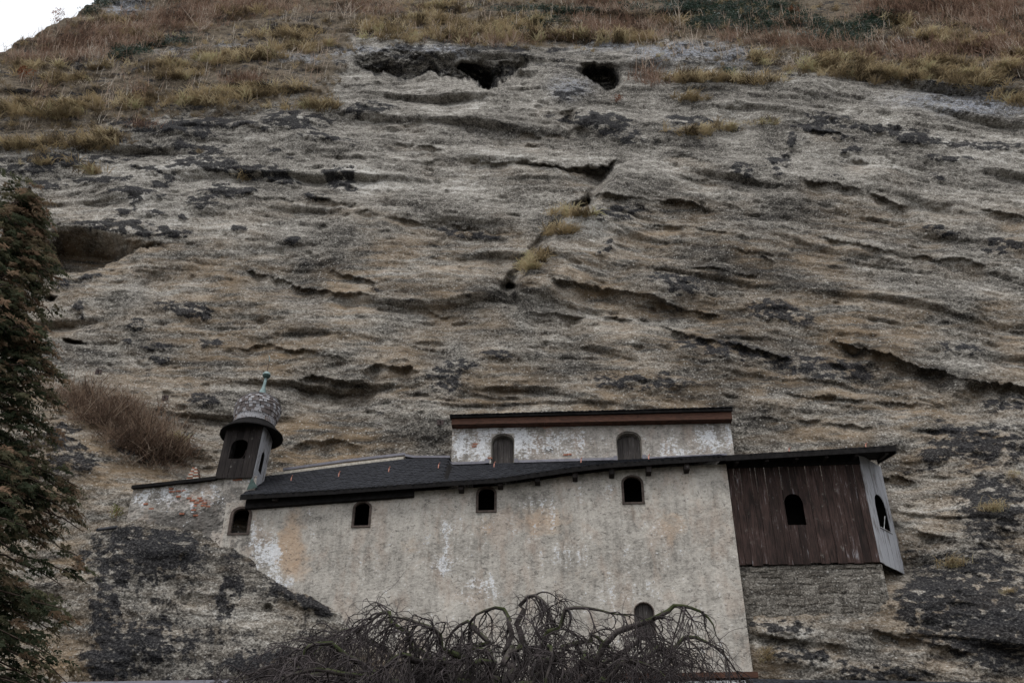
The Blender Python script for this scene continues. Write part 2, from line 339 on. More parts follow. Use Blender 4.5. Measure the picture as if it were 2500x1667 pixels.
M['trunk'] = m_plain('brown_bark', (0.07, 0.05, 0.04), 0.4, 0.9, 8)

# ------------------------------------------------------------------ ground and cliff
g = MB().add([(-400, -300, 0), (400, -300, 0), (400, 300, 0), (-400, 300, 0)], [(0, 1, 2, 3)]).build('ground', M['ground'])
tag(g, 'grey gravel ground below the cliff', 'ground', kind='structure')

NCOL, NROW = 960, 620
PXS = np.concatenate([np.linspace(-1700, -75, 22), np.linspace(-60, 2560, NCOL), np.linspace(2580, 4300, 22)])
SKX = [-1700, -600, -300, 0, 45, 100, 150, 200, 240, 300, 500, 900, 2000, 4300]
SKY = [1200, 520, 300, 130, 106, 74, 52, 24, 2, -40, -130, -280, -320, -320]
PYS = np.interp(PXS, SKX, SKY)
v1 = np.linspace(0, 1, NROW); PY = PYS[None, :] + (1690 - PYS)[None, :] * v1[:, None]
low = np.linspace(1720, 2580, 14)[:, None] + 0 * PYS[None, :]
PY = np.concatenate([PY, low]); PX = np.broadcast_to(PXS[None, :], PY.shape).copy()
TX = [-1700, 0, 150, 300, 400, 500, 600, 700, 900, 1090, 1450, 1760, 1840, 2050, 2230, 2500, 4300]
TY = [-400, 0, 100, 150, 250, 500, 750, 900, 1000, 1060, 1130, 1200, 1300, 1380, 1450, 1520, 1600, 1690, 2600]
TD = np.array([
 [24]*17, [17.5]*17, [13.8]*17, [12.2]*17, [10.6]*17, [8.2]*17, [6.2]*17,
 [4.5,4.4,4.5,4.8,5,5,5,5,5,5,5,5,5,5,4.8,4.6,4.4],
 [1.6,1.4,1.6,2.6,3.6,4.2,4.2,4.2,4.2,4.3,4.3,4.3,4.2,4.2,3.9,3.6,3.2],
 [0.9,0.8,0.9,1.6,2.4,3.6,3.8,3.8,3.8,3.9,3.9,3.9,3.8,3.7,3.3,2.9,2.4],
 [0.7,0.6,0.7,1.2,1.7,2.9,3.4,3.5,3.6,3.6,3.6,3.6,3.3,3.2,3.0,2.4,2.0],
 [0.5,0.4,0.5,0.7,0.9,1.3,2.6,3.0,3.0,3.0,3.0,3.0,2.6,2.7,2.7,1.9,1.5],
 [0.3,0.2,0.2,0.05,0.0,0.1,0.6,1.4,2.2,2.4,2.4,2.4,2.0,2.3,2.3,1.2,1.0],
 [0.2,0.0,-0.1,-0.25,-0.3,-0.25,-0.1,0.5,1.3,2.0,2.0,2.0,1.4,1.6,1.9,0.7,0.5],
 [0.1,-0.2,-0.35,-0.5,-0.55,-0.5,-0.45,-0.1,0.6,1.5,2.0,2.0,0.75,0.7,0.5,0.2,0.2],
 [0.0,-0.4,-0.5,-0.7,-0.75,-0.7,-0.65,-0.4,0.0,0.8,1.6,1.6,0.5,0.45,0.3,-0.1,0.0],
 [-0.2,-0.6,-0.7,-0.85,-0.9,-0.9,-0.85,-0.7,-0.4,0.1,1.2,1.3,0.2,0.1,0.0,-0.4,-0.3],
 [-0.4,-0.8,-0.9,-1.0,-1.0,-1.0,-1.0,-0.9,-0.8,-0.3,1.0,1.0,0.0,-0.2,-0.3,-0.7,-0.6],
 [-2,-2.4,-2.4,-2.4,-2.4,-2.4,-2.4,-2.2,-2,-1,1.0,1.0,-1,-1.5,-2,-2.2,-2.2]], float)
def bilin(x, y):
    ix = np.clip(np.searchsorted(TX, x) - 1, 0, len(TX) - 2); iy = np.clip(np.searchsorted(TY, y) - 1, 0, len(TY) - 2)
    TXa, TYa = np.array(TX, float), np.array(TY, float)
    u = np.clip((x - TXa[ix]) / (TXa[ix + 1] - TXa[ix]), 0, 1); v = np.clip((y - TYa[iy]) / (TYa[iy + 1] - TYa[iy]), 0, 1)
    return (TD[iy, ix] * (1 - u) + TD[iy, ix + 1] * u) * (1 - v) + (TD[iy + 1, ix] * (1 - u) + TD[iy + 1, ix + 1] * u) * v
wob = 14 * fbm(PX / 130, PY / 130, 3, 0.5, 3)
DL = bilin(PX + wob, PY + 10 * fbm(PX / 110, PY / 110, 3, 0.5, 8))
def blur(A, n):
    K = 2 * n + 1
    for ax in (0, 1):
        B = np.concatenate([np.repeat(np.take(A, [0], ax), n + 1, ax), A, np.repeat(np.take(A, [-1], ax), n, ax)], ax); S = np.cumsum(B, ax)
        A = (np.take(S, range(K, S.shape[ax]), ax) - np.take(S, range(0, S.shape[ax] - K), ax)) / K
    return A
DL = blur(DL, 6)
MASK = np.zeros(PX.shape + (4,), np.float32)      # crust and dark hollows, ochre, soil, blue-grey
e_n = 5 * fbm(PX / 24, PY / 24, 3, 0.55, 21) + 9 * perlin(PX / 75, PY / 60, 25); l_n = np.clip(0.75 + 0.9 * perlin(PX / 60, PY / 90, 27), 0.15, 1.5)
Yw = PY + e_n; Xw = PX + 6 * fbm(PX / 30, PY / 30, 3, 0.5, 33)

def ledge(pts, depth, h, bulge=0.3, crust=0.0):
    """overhanging lip: rock above the line stands proud, a hollow lies under it"""
    global DL
    xs, ys = zip(*pts); yl = np.interp(PX, xs, ys); L = xs[-1] - xs[0]; tp = min(45, L * 0.3)
    w = sstep(xs[0] - 4, xs[0] + tp, PX) * (1 - sstep(xs[-1] - tp, xs[-1] + 4, PX)); dy = Yw - yl
    h = h * 1.7; w = w * l_n
    under = np.where(dy > 0, (1 - np.exp(-np.maximum(dy, 0) / (3 + 9 * depth))) * np.exp(-np.maximum(dy, 0) / h), 0)
    over = np.where(dy <= 0, np.exp(np.minimum(dy, 0) / (h * 0.7)), 0)
    DL += w * (depth * under - depth * bulge * over)
    MASK[..., 1] += w * under * 0.8
    if crust: MASK[..., 0] += crust * w * np.where(dy <= 0, np.exp(np.minimum(dy, 0) / 9), 0)
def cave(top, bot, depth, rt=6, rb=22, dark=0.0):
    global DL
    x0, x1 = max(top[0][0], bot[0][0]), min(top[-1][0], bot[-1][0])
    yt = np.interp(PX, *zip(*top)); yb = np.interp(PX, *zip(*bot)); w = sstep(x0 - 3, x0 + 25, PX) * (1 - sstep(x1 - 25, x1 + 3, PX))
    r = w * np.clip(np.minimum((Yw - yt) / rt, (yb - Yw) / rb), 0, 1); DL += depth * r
    MASK[..., 0] += dark * sstep(0, 0.5, r)  # whole hollow darkened through the first mask channel
def blob(cx, cy, rx, ry, ang=0.0, warp=True):
    x = (Xw if warp else PX) - cx; y = (Yw if warp else PY) - cy; c, s = math.cos(math.radians(ang)), math.sin(math.radians(ang))
    return np.exp(-(((x * c + y * s) / rx) ** 2 + ((-x * s + y * c) / ry) ** 2) ** 1.6 * 0.7)

# hollows and lips as they run across the cliff
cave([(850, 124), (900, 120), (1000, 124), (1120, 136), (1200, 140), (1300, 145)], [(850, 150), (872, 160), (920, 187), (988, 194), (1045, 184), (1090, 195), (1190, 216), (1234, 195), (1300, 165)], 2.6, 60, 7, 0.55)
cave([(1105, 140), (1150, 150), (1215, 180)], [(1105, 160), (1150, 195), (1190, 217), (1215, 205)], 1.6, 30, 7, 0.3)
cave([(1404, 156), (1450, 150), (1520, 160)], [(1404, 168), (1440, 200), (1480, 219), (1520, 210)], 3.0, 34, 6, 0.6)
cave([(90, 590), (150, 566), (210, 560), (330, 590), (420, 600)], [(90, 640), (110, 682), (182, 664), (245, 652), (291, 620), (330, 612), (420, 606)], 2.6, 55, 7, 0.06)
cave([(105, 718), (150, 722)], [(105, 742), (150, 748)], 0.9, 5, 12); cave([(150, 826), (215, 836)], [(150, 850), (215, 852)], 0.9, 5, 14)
ledge([(1010, 392), (1100, 390), (1259, 393), (1330, 408), (1410, 414), (1470, 412)], 0.55, 16, 0.3, 0.25)
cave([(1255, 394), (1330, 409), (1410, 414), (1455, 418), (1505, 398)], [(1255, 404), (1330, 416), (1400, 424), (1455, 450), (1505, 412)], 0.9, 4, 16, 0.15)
ledge([(1438, 497), (1463, 475), (1530, 478), (1640, 490), (1760, 508)], 0.8, 16, 0.35)
ledge([(1330, 673), (1413, 696), (1480, 697), (1600, 724), (1690, 756), (1800, 776)], 1.0, 22, 0.3)
ledge([(1600, 792), (1713, 824), (1870, 862), (1960, 880)], 0.8, 26, 0.3)
ledge([(2020, 826), (2090, 846), (2188, 876), (2279, 904), (2392, 936), (2560, 944)], 1.5, 30, 0.3)
ledge([(1930, 430), (1985, 446), (2053, 459), (2166, 486), (2240, 503)], 0.8, 15, 0.35, 0.2)
ledge([(2380, 510), (2440, 524), (2560, 545)], 0.8, 22, 0.3, 0.2)
ledge([(1970, 566), (2098, 602), (2200, 626), (2420, 648)], 0.45, 16, 0.3)
ledge([(589, 655), (649, 668), (701, 688), (800, 711), (930, 728)], 0.95, 18, 0.3)
ledge([(790, 655), (854, 677), (940, 692)], 0.8, 13, 0.3)
ledge([(860, 520), (1000, 532), (1100, 545), (1170, 560)], 0.5, 12, 0.3, 0.35)
ledge([(880, 905), (920, 886), (985, 890), (1030, 912)], 1.2, 30, 0.3)
ledge([(700, 925), (800, 922), (860, 935), (930, 950)], 0.9, 24, 0.3)
ledge([(560, 850), (650, 838), (740, 856), (860, 880)], 0.5, 20, 0.2)
ledge([(1280, 768), (1340, 764), (1440, 770)], 0.8, 24, 0.25); ledge([(1460, 772), (1505, 770), (1560, 782)], 0.6, 20, 0.25)
ledge([(720, 480), (800, 492), (880, 500)], 0.35, 14, 0.3); ledge([(590, 470), (650, 484), (740, 496)], 0.4, 13, 0.3)
ledge([(880, 290), (960, 296), (1060, 303)], 0.3, 10); ledge([(930, 345), (1040, 355), (1120, 372)], 0.35, 11); ledge([(1290, 262), (1340, 258), (1420, 268)], 0.45, 12, 0.3, 0.3)
ledge([(1180, 330), (1300, 322), (1400, 330)], 0.3, 10); ledge([(1260, 350), (1350, 356), (1440, 362)], 0.3, 10)
ledge([(1640, 420), (1720, 436), (1850, 470)], 0.35, 12); ledge([(1600, 380), (1700, 392), (1790, 415)], 0.35, 12); ledge([(1570, 540), (1700, 556), (1850, 590)], 0.4, 12)
ledge([(2050, 384), (2150, 404), (2240, 425)], 0.35, 11); ledge([(1960, 314), (2020, 322), (2090, 340)], 0.4, 10, 0.3, 0.4)
ledge([(700, 1090), (790, 1075), (900, 1088)], 0.7, 26, 0.2); ledge([(1840, 1015), (2000, 1030), (2150, 1048)], 0.35, 14); ledge([(1900, 960), (2050, 975), (2200, 985), (2330, 990)], 0.4, 12)
ledge([(2150, 1270), (2230, 1290), (2330, 1310)], 0.5, 20); ledge([(2120, 1530), (2230, 1560), (2400, 1600)], 0.6, 24); ledge([(2420, 1290), (2470, 1300), (2540, 1330)], 0.5, 20)
ledge([(1830, 1545), (1920, 1560), (2080, 1570)], 0.5, 20, 0.2); ledge([(2100, 1150), (2180, 1165), (2260, 1180)], 0.4, 18)
for i in range(10):                                    # the many minor bedding lips
    x0 = rng.uniform(-40, 2350); y0 = rng.uniform(250, 960); L = rng.uniform(80, 260); sl = rng.uniform(0.05, 0.24)
    ledge([(x0, y0), (x0 + L / 2, y0 + L * sl * 0.5 + rng.uniform(-5, 5)), (x0 + L, y0 + L * sl)], rng.uniform(0.12, 0.35), rng.uniform(8, 15), 0.35)
# the right block stands proud along a diagonal edge
xe = np.interp(PY, [370, 450, 500, 516, 582, 698, 760], [1545, 1462, 1440, 1400, 1335, 1243, 1270]); sd_ = Xw - xe
edge_w = sstep(375, 430, PY) * (1 - sstep(690, 780, PY))
DL -= edge_w * 1.35 * sstep(0, 22, sd_) * np.exp(-np.maximum(sd_, 0) / 260.0)
DL -= 0.5 * edge_w * blob(1345, 640, 90, 60)
for cx, cy, rx, ry, ang, dep in [(379, 694, 30, 22, 0, 0.5), (2120, 925, 40, 26, 0, 0.7), (1050, 1020, 40, 60, 30, -0.5), (330, 640, 60, 30, 0, -0.3), (560, 1470, 24, 50, 10, 0.45), (654, 1487, 9, 8, 0, 0.35), (470, 1470, 30, 16, 0, 0.3), (1010, 880, 60, 30, 0, -0.3), (600, 1010, 90, 60, 0, 0.4), (830, 1000, 100, 40, 10, 0.5), (470, 1140, 40, 30, 0, 0.5), (1245, 700, 22, 12, 0, 0.25)]:
    DL += dep * blob(cx, cy, rx, ry, ang)
DL += 0.55 * edge_w * np.exp(-((sd_ + 9) / 11.0) ** 2)
for q_, (x_, y_, rx_, ry_) in enumerate([(1390, 300, 14, 26), (1405, 330, 22, 12), (1458, 438, 34, 16), (1425, 500, 22, 10), (1246, 706, 14, 7)]): DL += (0.7 + 0.1 * q_) * blob(x_, y_, rx_, ry_)
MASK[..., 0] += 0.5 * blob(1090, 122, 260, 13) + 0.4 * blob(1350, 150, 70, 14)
# black crust patches
CR = [(246,439,72,14,4),(114,446,45,10,4),(343,473,62,13,2),(336,486,16,14,0),(495,491,36,17,0),(560,463,54,14,4),(612,460,18,10,0),(484,397,60,17,6),(564,408,55,15,8),(426,419,28,10,-35),(394,445,28,9,-10),(361,412,43,10,3),(661,423,42,16,6),(669,367,20,9,0),(777,484,30,12,5),(828,423,40,15,6),(838,448,38,14,8),(524,300,92,10,4),(622,309,34,8,8),(777,329,88,10,14),(480,361,76,11,3),(470,326,50,9,4),(323,560,112,15,6),(430,565,26,12,0),(312,515,30,8,2),(382,520,22,10,2),(445,525,12,7,0),(589,560,20,9,10),(715,588,18,10,10),(445,750,56,16,6),(470,765,28,14,0),(200,750,18,14,0),(205,765,10,10,0),(333,795,22,12,-15),(302,827,14,10,0),(386,844,34,9,0),(512,837,24,10,10),(386,880,30,13,-8),(137,694,36,11,-12),(215,675,24,10,-8),(1214,868,46,13,4),(1110,897,58,20,-6),(1098,943,42,20,0),(2460,985,62,20,4),(1899,400,28,24,10),(1813,413,30,13,8),(2324,391,50,9,4),(2293,431,20,8,20),(2080,364,25,11,0),(2040,296,100,13,8),(2190,318,70,13,8),(2409,347,95,15,2),(1932,345,9,32,10),(2020,325,60,8,14),(2240,340,60,10,10),(2400,1080,110,40,4),(2290,1110,30,20,0),(2420,1240,66,70,0),(2380,1470,130,95,0),(2240,1480,50,40,0),(2450,1570,80,50,0),(330,1360,120,50,0),(420,1330,60,26,0),(557,1470,24,52,10),(260,1618,50,34,0),(350,1565,95,34,8),(250,1480,30,60,0),(180,1120,60,30,0),(340,1095,60,24,10),(150,1060,50,24,0),(1650,690,60,30,8),(1760,850,110,22,10),(2000,900,120,26,6),(1900,760,90,20,12),(2290,560,40,10,10),(2450,600,50,20,0),(2350,850,60,16,6),(1560,930,110,20,2),(1700,1010,30,16,0),(900,265,60,14,0),(1420,290,80,12,6),(1470,300,60,16,0),(1390,230,36,14,0),(1530,330,60,14,14),(1500,520,70,20,-8),(1480,600,24,14,-20),(1700,300,80,14,6),(720,290,70,16,6),(400,310,90,14,0),(180,385,120,12,0),(60,410,60,12,0),(500,980,40,18,0),(700,440,20,7,5),(1110,565,60,8,3),(1210,575,30,7,3),(640,1620,60,30,0),(740,1470,60,12,20),(690,1440,30,8,24),(2130,1640,90,24,0),(1900,1530,80,20,4),(1960,1600,80,20,6)]
cn = np.clip(0.78 + 1.0 * fbm(PX / 30, PY / 13, 3, 0.6, 29), 0.1, 1.4)
for cx, cy, rx, ry, an in CR:
    b_ = blob(cx, cy, rx * 1.1, ry * 1.1, an); MASK[..., 0] += 0.98 * b_ * cn; DL -= (0.12 + 0.010 * min(ry, 18)) * b_
for i in range(150):
    cx = rng.uniform(-40, 2540); cy = rng.uniform(300, 1050) if i < 110 else rng.uniform(1050, 1680); rx = rng.uniform(10, 45); ry = rx * rng.uniform(0.2, 0.45)
    x0, x1 = np.searchsorted(PXS, [cx - 3 * rx - 20, cx + 3 * rx + 20])
    x = Xw[:, x0:x1] - cx; y = Yw[:, x0:x1] - cy - 0.12 * x; b_ = np.exp(-((x / rx) ** 2 + (y / ry) ** 2)); MASK[:, x0:x1, 0] += rng.uniform(0.3, 0.62) * b_; DL[:, x0:x1] -= 0.1 * b_
# vegetated zone, ochre and blue-grey stains
VGX = [-1700, 0, 250, 400, 600, 800, 870, 1100, 1300, 1520, 1650, 1900, 2300, 2500, 4300]; VGY = [420, 390, 370, 310, 290, 270, 118, 118, 128, 135, 170, 195, 215, 265, 280]
vy = np.interp(PX, VGX, VGY); vd = vy - PY + 30 * fbm(PX / 70, PY / 24, 4, 0.55, 41)
MASK[..., 2] = 0.62 * sstep(-25, 40, vd) + 0.25 * sstep(40, 140, vd)
for cx, cy, rx, ry in [(1740,128,120,26),(1500,112,90,14),(1620,135,70,20),(2300,240,120,26),(2420,262,90,20),(730,140,90,14),(860,125,60,10),(1000,122,90,8),(560,110,60,14),(240,150,70,12),(290,40,40,40),(330,12,60,16),(2210,95,50,16),(1390,215,46,24),(1100,130,60,8),(430,125,60,14)]:
    MASK[..., 3] += blob(cx, cy, rx, ry); MASK[..., 2] -= 0.3 * blob(cx, cy, rx, ry)
MASK[..., 0] += 0.42 * sstep(-20, 20, vd) * sstep(0.0, 0.5, fbm(PX / 60, PY / 18, 4, 0.6, 55)) + 0.25 * sstep(60, 0, np.abs(vy + 30 - PY)) * sstep(-0.1, 0.5, fbm(PX / 90, PY / 20, 3, 0.6, 57))
MASK[..., 0] -= 0.3 * blob(1400, 630, 90, 50) + 0.3 * blob(1080, 975, 40, 26) + 0.22 * blob(520, 1440, 40, 60) + 0.2 * blob(620, 1520, 80, 60)
MASK[..., 1] += np.clip(0.5 + 0.9 * fbm(PX / 260, PY / 160, 3, 0.5, 61), 0, 1) * sstep(420, 640, PY) + 0.35 * sstep(900, 1100, PY) * sstep(1100, 700, PX)

BASE = FAC.hit(PX, PY, DL).astype(np.float64)
A_ = ((BASE - FAC.O) @ FAC.e).astype(np.float32); Z_ = BASE[..., 2].astype(np.float32)
S_ = Z_ + 0.10 * A_ + 0.0022 * (A_ + 14) ** 2 + 0.75 * fbm(A_ / 16, Z_ / 11, 2, 0.45, 5) + 0.10 * perlin(A_ / 3.5, Z_ / 3, 6)
build = sstep(560, 620, PX) * (1 - sstep(2140, 2220, PX)) * sstep(985, 1040, PY) * (1 - 0.6 * sstep(1480, 1560, PY))
lowl = sstep(1230, 1300, PY) * (1 - sstep(640, 760, PX))
calm = np.clip(1 - 0.75 * build - 0.55 * lowl, 0.15, 1); LIP = np.zeros_like(A_)
def beds(lam, seed, la, lo):
    '''bedding: each boundary has a lip above and a hollow beneath that come and go along its run'''
    global LIP
    ph = S_ / lam + 0.4 * perlin(A_ / 8, S_ / lam * 0.5, seed); k = np.floor(ph); p = ph - k
    a0_ = np.clip(perlin(A_ / la, k * 5.37 + 0.31, seed + 1) * 1.25 + lo, 0, 1); a1_ = np.clip(perlin(A_ / la, (k + 1) * 5.37 + 0.31, seed + 1) * 1.25 + lo, 0, 1)
    up_ = a0_ * np.exp(-p / 0.35) * sstep(0, 0.07, p); dn_ = a1_ * np.exp(-(1 - p) / 0.38) * sstep(0, 0.07, 1 - p)
    LIP = np.maximum(LIP, a0_ * np.exp(-p / 0.3) * sstep(0, 0.1, p)); return 0.5 * up_ - 0.75 * dn_
H = calm * (0.35 * perlin(A_ * 0.10, S_ * 0.30, 1) + 0.30 * fbm(A_ * 0.22, Z_ * 0.3, 2, 0.5, 2) + 1.05 * beds(3.5, 101, 8.5, 0.08) + 0.24 * beds(1.3, 111, 7.0, 0.04) + 0.09 * beds(0.52, 121, 5.0, 0.08))
H += (0.45 + 0.55 * calm) * (0.10 * fbm(A_ * 0.9, S_ * 1.7, 3, 0.5, 11) + 0.028 * fbm(A_ * 4.2, S_ * 6.0, 3, 0.6, 17))
pk = perlin(A_ * 0.8, S_ * 1.3, 71); H -= calm * 0.22 * sstep(0.45, 0.8, pk)
H += 0.010 * rng.standard_normal(H.shape).astype(np.float32)
# crust sits on the noses of the beds, thickest upper left and at the right
reg = 0.25 + 0.5 * sstep(900, 500, PX) * sstep(620, 480, PY) + 0.3 * sstep(1800, 2100, PX) * sstep(560, 380, PY) + 0.25 * sstep(2150, 2350, PX) * sstep(980, 1080, PY)
MASK[..., 0] += 1.1 * reg * LIP * np.clip(0.35 + 1.3 * fbm(A_ / 1.6, S_ / 0.7, 3, 0.6, 131), 0, 1)
# dark weathered rock low on the left with pale washed runs, and low on the right
runs = sstep(-0.1, 0.5, fbm(Xw / 26 + 0.3 * perlin(PX / 40, PY / 40, 12), PY / 80, 4, 0.6, 141))
LL = sstep(1255, 1330, PY + 12 * perlin(PX / 30, PY / 30, 9)) * sstep(150, 300, PX + 40 * perlin(PX / 50, PY / 60, 10)) * (1 - sstep(620, 800, PX - 0.6 * (PY - 1300)))
MASK[..., 1] *= 1 - 0.7 * LL
MASK[..., 0] += LL * (0.46 - 0.55 * runs + 0.2 * fbm(PX / 40, PY / 40, 3, 0.6, 143)); MASK[..., 0] += 0.26 * sstep(2120, 2260, PX) * sstep(1020, 1120, PY) + 0.12 * sstep(200, 120, PX) * sstep(1000, 1060, PY)
TONE = -0.055 - 0.06 * LL - 0.03 * sstep(760, 950, PY) + 0.06 * perlin(A_ / 11, S_ * 1.5, 171) + 0.045 * perlin(A_ / 6, S_ * 3.6, 173) + 0.03 * perlin(A_ / 3, S_ * 8, 175) + 0.11 * fbm(A_ / 7, S_ / 3.2, 4, 0.55, 151) + 0.05 * fbm(A_ / 1.2, S_ / 0.5, 3, 0.6, 161)
for cx, cy, rx, ry, st in [(1130, 330, 320, 140, .05), (2200, 420, 300, 90, .07), (400, 500, 350, 80, .06), (1400, 640, 90, 50, .12), (1900, 760, 380, 170, -.11), (700, 800, 330, 130, -.04), (1250, 480, 200, 60, .05), (1080, 965, 50, 30, .12), (1650, 1000, 250, 50, -.06), (250, 660, 200, 60, -.03), (560, 1500, 160, 120, .08), (2300, 1170, 70, 60, .06), (800, 1010, 200, 60, -.05), (2100, 1000, 260, 40, .05)]:
    TONE += st * np.exp(-(((PX - cx) / rx) ** 2 + ((PY - cy) / ry) ** 2))
MASK[..., 0] += 0.16 * sstep(-10, 30, vd)
vz = sstep(0, 60, vd); H = H * (1 - 0.25 * vz) + vz * 0.35 * fbm(A_ * 0.35, Z_ * 0.5, 3, 0.5, 77)
POS = BASE - FAC.n * H[..., None].astype(float)
POS[..., 2] -= 0.38 * H
# plateau behind the crest
back = [POS[0] + FAC.n * (k * 2.6) + np.array([0, 0, 1.0]) * (0.25 * k + 0.25 * perlin(A_[0] * 0.6, np.full_like(A_[0], k * 1.7), 5))[:, None] for k in range(9, 0, -1)]
NB = len(back); GRID = np.concatenate([np.stack(back), POS]); MK = np.concatenate([np.repeat(MASK[:1], NB, 0), MASK])
nr, nc = GRID.shape[:2]; ii = (np.arange(nr - 1)[:, None] * nc + np.arange(nc - 1)[None, :]).ravel()
CF = np.stack([ii, ii + nc, ii + nc + 1, ii + 1], -1)
me = np_mesh('cliff', GRID.reshape(-1, 3), CF, True); attr_col(me, 'mask', np.clip(MK, 0, 1.4).reshape(-1, 4)); attr_f(me, 'tone', np.concatenate([np.repeat(TONE[:1], NB, 0), TONE]))
tag(mesh_obj('cliff', me, M['rock']), 'layered grey brown conglomerate cliff face with black crusts', 'cliff', kind='structure')
# real picture position of every cliff point, for planting
GPX, GPY = proj(POS)
def surf(px, py):
    px = np.atleast_1d(np.asarray(px, float)); py = np.atleast_1d(np.asarray(py, float)); out = np.zeros((len(px), 3))
    for q in range(len(px)):
        c = int(np.clip(np.searchsorted(PXS, px[q]), 1, len(PXS) - 2)); r = int(np.argmin(np.abs(GPY[:, c] - py[q]))); out[q] = POS[r, c]
    return out

# ------------------------------------------------------------------ building helpers
def arch(sc, w, z0, h, rise, n=10):
    """left foot -> over the arch -> right foot; w half width"""
    pts = [(sc - w, z0), (sc - w, z0 + h - rise)]
    for i in range(1, n): t = math.pi * (1 - i / n); pts.append((sc + w * math.cos(t), z0 + h - rise + rise * math.sin(t)))
    return pts + [(sc + w, z0 + h - rise), (sc + w, z0)]
def arch_z(win, s):
    sc, w, z0, h, rise = win; u = max(0.0, 1 - ((s - sc) / w) ** 2); return z0 + h - rise + rise * math.sqrt(u)
def win_px(pl, x0, x1, yt, yb, d=0.0, rise=0.75):
    """opening seen in the picture -> (centre, half width, sill z, height, rise)"""
    ym = (yt + yb) / 2; s0 = pl.L(x0, ym, d)[0]; s1 = pl.L(x1, ym, d)[0]; xc = (x0 + x1) / 2
    zb = pl.L(xc, yb, d)[1]; zt = pl.L(xc, yt, d)[1]; w = (s1 - s0) / 2
    return ((s0 + s1) / 2, w, zb, zt - zb, w * rise)

def plaster_wall(name, pl, s0, s1, z0, topf, wins, mat, parent, masks, d=0.0, cell=0.075, rough=0.012, botf=None, thick=0.0, holes=True):
    zmax = max(topf(s) for s in np.linspace(s0, s1, 50))
    def lines(a, b, ext):
        base = list(np.linspace(a, b, int((b - a) / cell) + 1))
        for e in ext: base = [x for x in base if abs(x - e) > cell * 0.45]; base.append(e)
        return np.array(sorted(x for x in base if a - 1e-6 <= x <= b + 1e-6))
    xs = lines(s0, s1, [w[0] - w[1] for w in wins] + [w[0] + w[1] for w in wins]); zs = lines(z0, zmax, [w[2] for w in wins] + [w[2] + w[3] for w in wins])
    S, Z = np.meshgrid(xs, zs); top = np.array([topf(s) for s in xs])[None, :]; cl = Z > top; Zc = np.minimum(Z, top)
    if botf is not None:
        bt = np.array([botf(s) for s in xs])[None, :]; Zc = np.maximum(Zc, bt)
    dd = d + rough * fbm(S * 1.3, Zc * 1.3, 4, 0.6, 91) + 0.5 * rough * fbm(S * 7, Zc * 7, 2, 0.6, 93)
    P = pl.O + S[..., None] * pl.e + dd[..., None] * pl.n; P[..., 2] = Zc
    keep = []; n = len(xs)
    for j in range(len(zs) - 1):
        for i in range(n - 1):
            if cl[j, i] and cl[j, i + 1]: continue
            if botf is not None and Z[j + 1, i] < bt[0, i] and Z[j + 1, i + 1] < bt[0, i + 1]: continue
            xm = (xs[i] + xs[i + 1]) / 2; zm = (zs[j] + zs[j + 1]) / 2
            if any(abs(xm - w[0]) < w[1] and w[2] < zm < w[2] + w[3] for w in wins): continue
            a = j * n + i; keep.append((a, a + 1, a + n + 1, a + n))
    off = OFF[parent.name]; V = P.reshape(-1, 3); ppx, ppy = proj(V)
    mk = np.zeros((len(V), 4), np.float32); nx = ppx + 9 * perlin(ppx / 22, ppy / 22, 3); ny = ppy + 9 * perlin(ppx / 22, ppy / 22, 6)
    for ch, cx, cy, rx, ry, st in masks: mk[:, ch] += st * np.exp(-(((nx - cx) / rx) ** 2 + ((ny - cy) / ry) ** 2) ** 1.3)
    # spandrels over the arches and reveals
    V = [tuple(p) for p in V]; mk = mk.tolist(); F = [tuple(f) for f in keep]
    for (sc, w, zb, h, rise) in wins:
        cur = arch(sc, w, zb, h, rise)[1:-1]
        for (sa, za), (sb, zb2) in zip(cur[:-1], cur[1:]):
            b = len(V); V += [tuple(pl.W(sa, d, za)), tuple(pl.W(sb, d, zb2)), tuple(pl.W(sb, d, zb + h)), tuple(pl.W(sa, d, zb + h))]; mk += [[0, 0, 0.2, 0]] * 4; F.append((b, b + 1, b + 2, b + 3))
        full = arch(sc, w, zb, h, rise); full.append(full[0])
        for (sa, za), (sb, zb2) in zip(full[:-1], full[1:]):
            b = len(V); V += [tuple(pl.W(sa, d - 0.004, za)), tuple(pl.W(sb, d - 0.004, zb2)), tuple(pl.W(sb, d + 0.15, zb2)), tuple(pl.W(sa, d + 0.15, za))]; mk += [[0, 0, 0.3, 0]] * 4; F.append((b, b + 3, b + 2, b + 1))
    if thick:   # right-hand return of the wall
        for j in range(len(zs) - 1):
            za, zb = zs[j], min(zs[j + 1], topf(s1))
            if zb <= za: break
            b = len(V); V += [tuple(pl.W(s1, d, za)), tuple(pl.W(s1, d + thick, za)), tuple(pl.W(s1, d + thick, zb)), tuple(pl.W(s1, d, zb))]; mk += [[0, 0, 0, 0]] * 4; F.append((b, b + 1, b + 2, b + 3))
    me = bpy.data.meshes.new(name); me.from_pydata([(x - off[0], y - off[1], z - off[2]) for x, y, z in V], [], F); me.update()
    attr_col(me, 'mask', np.clip(np.array(mk), 0, 1.3)); o = mesh_obj(name, me, mat, parent); OFF[o.name] = off; return o

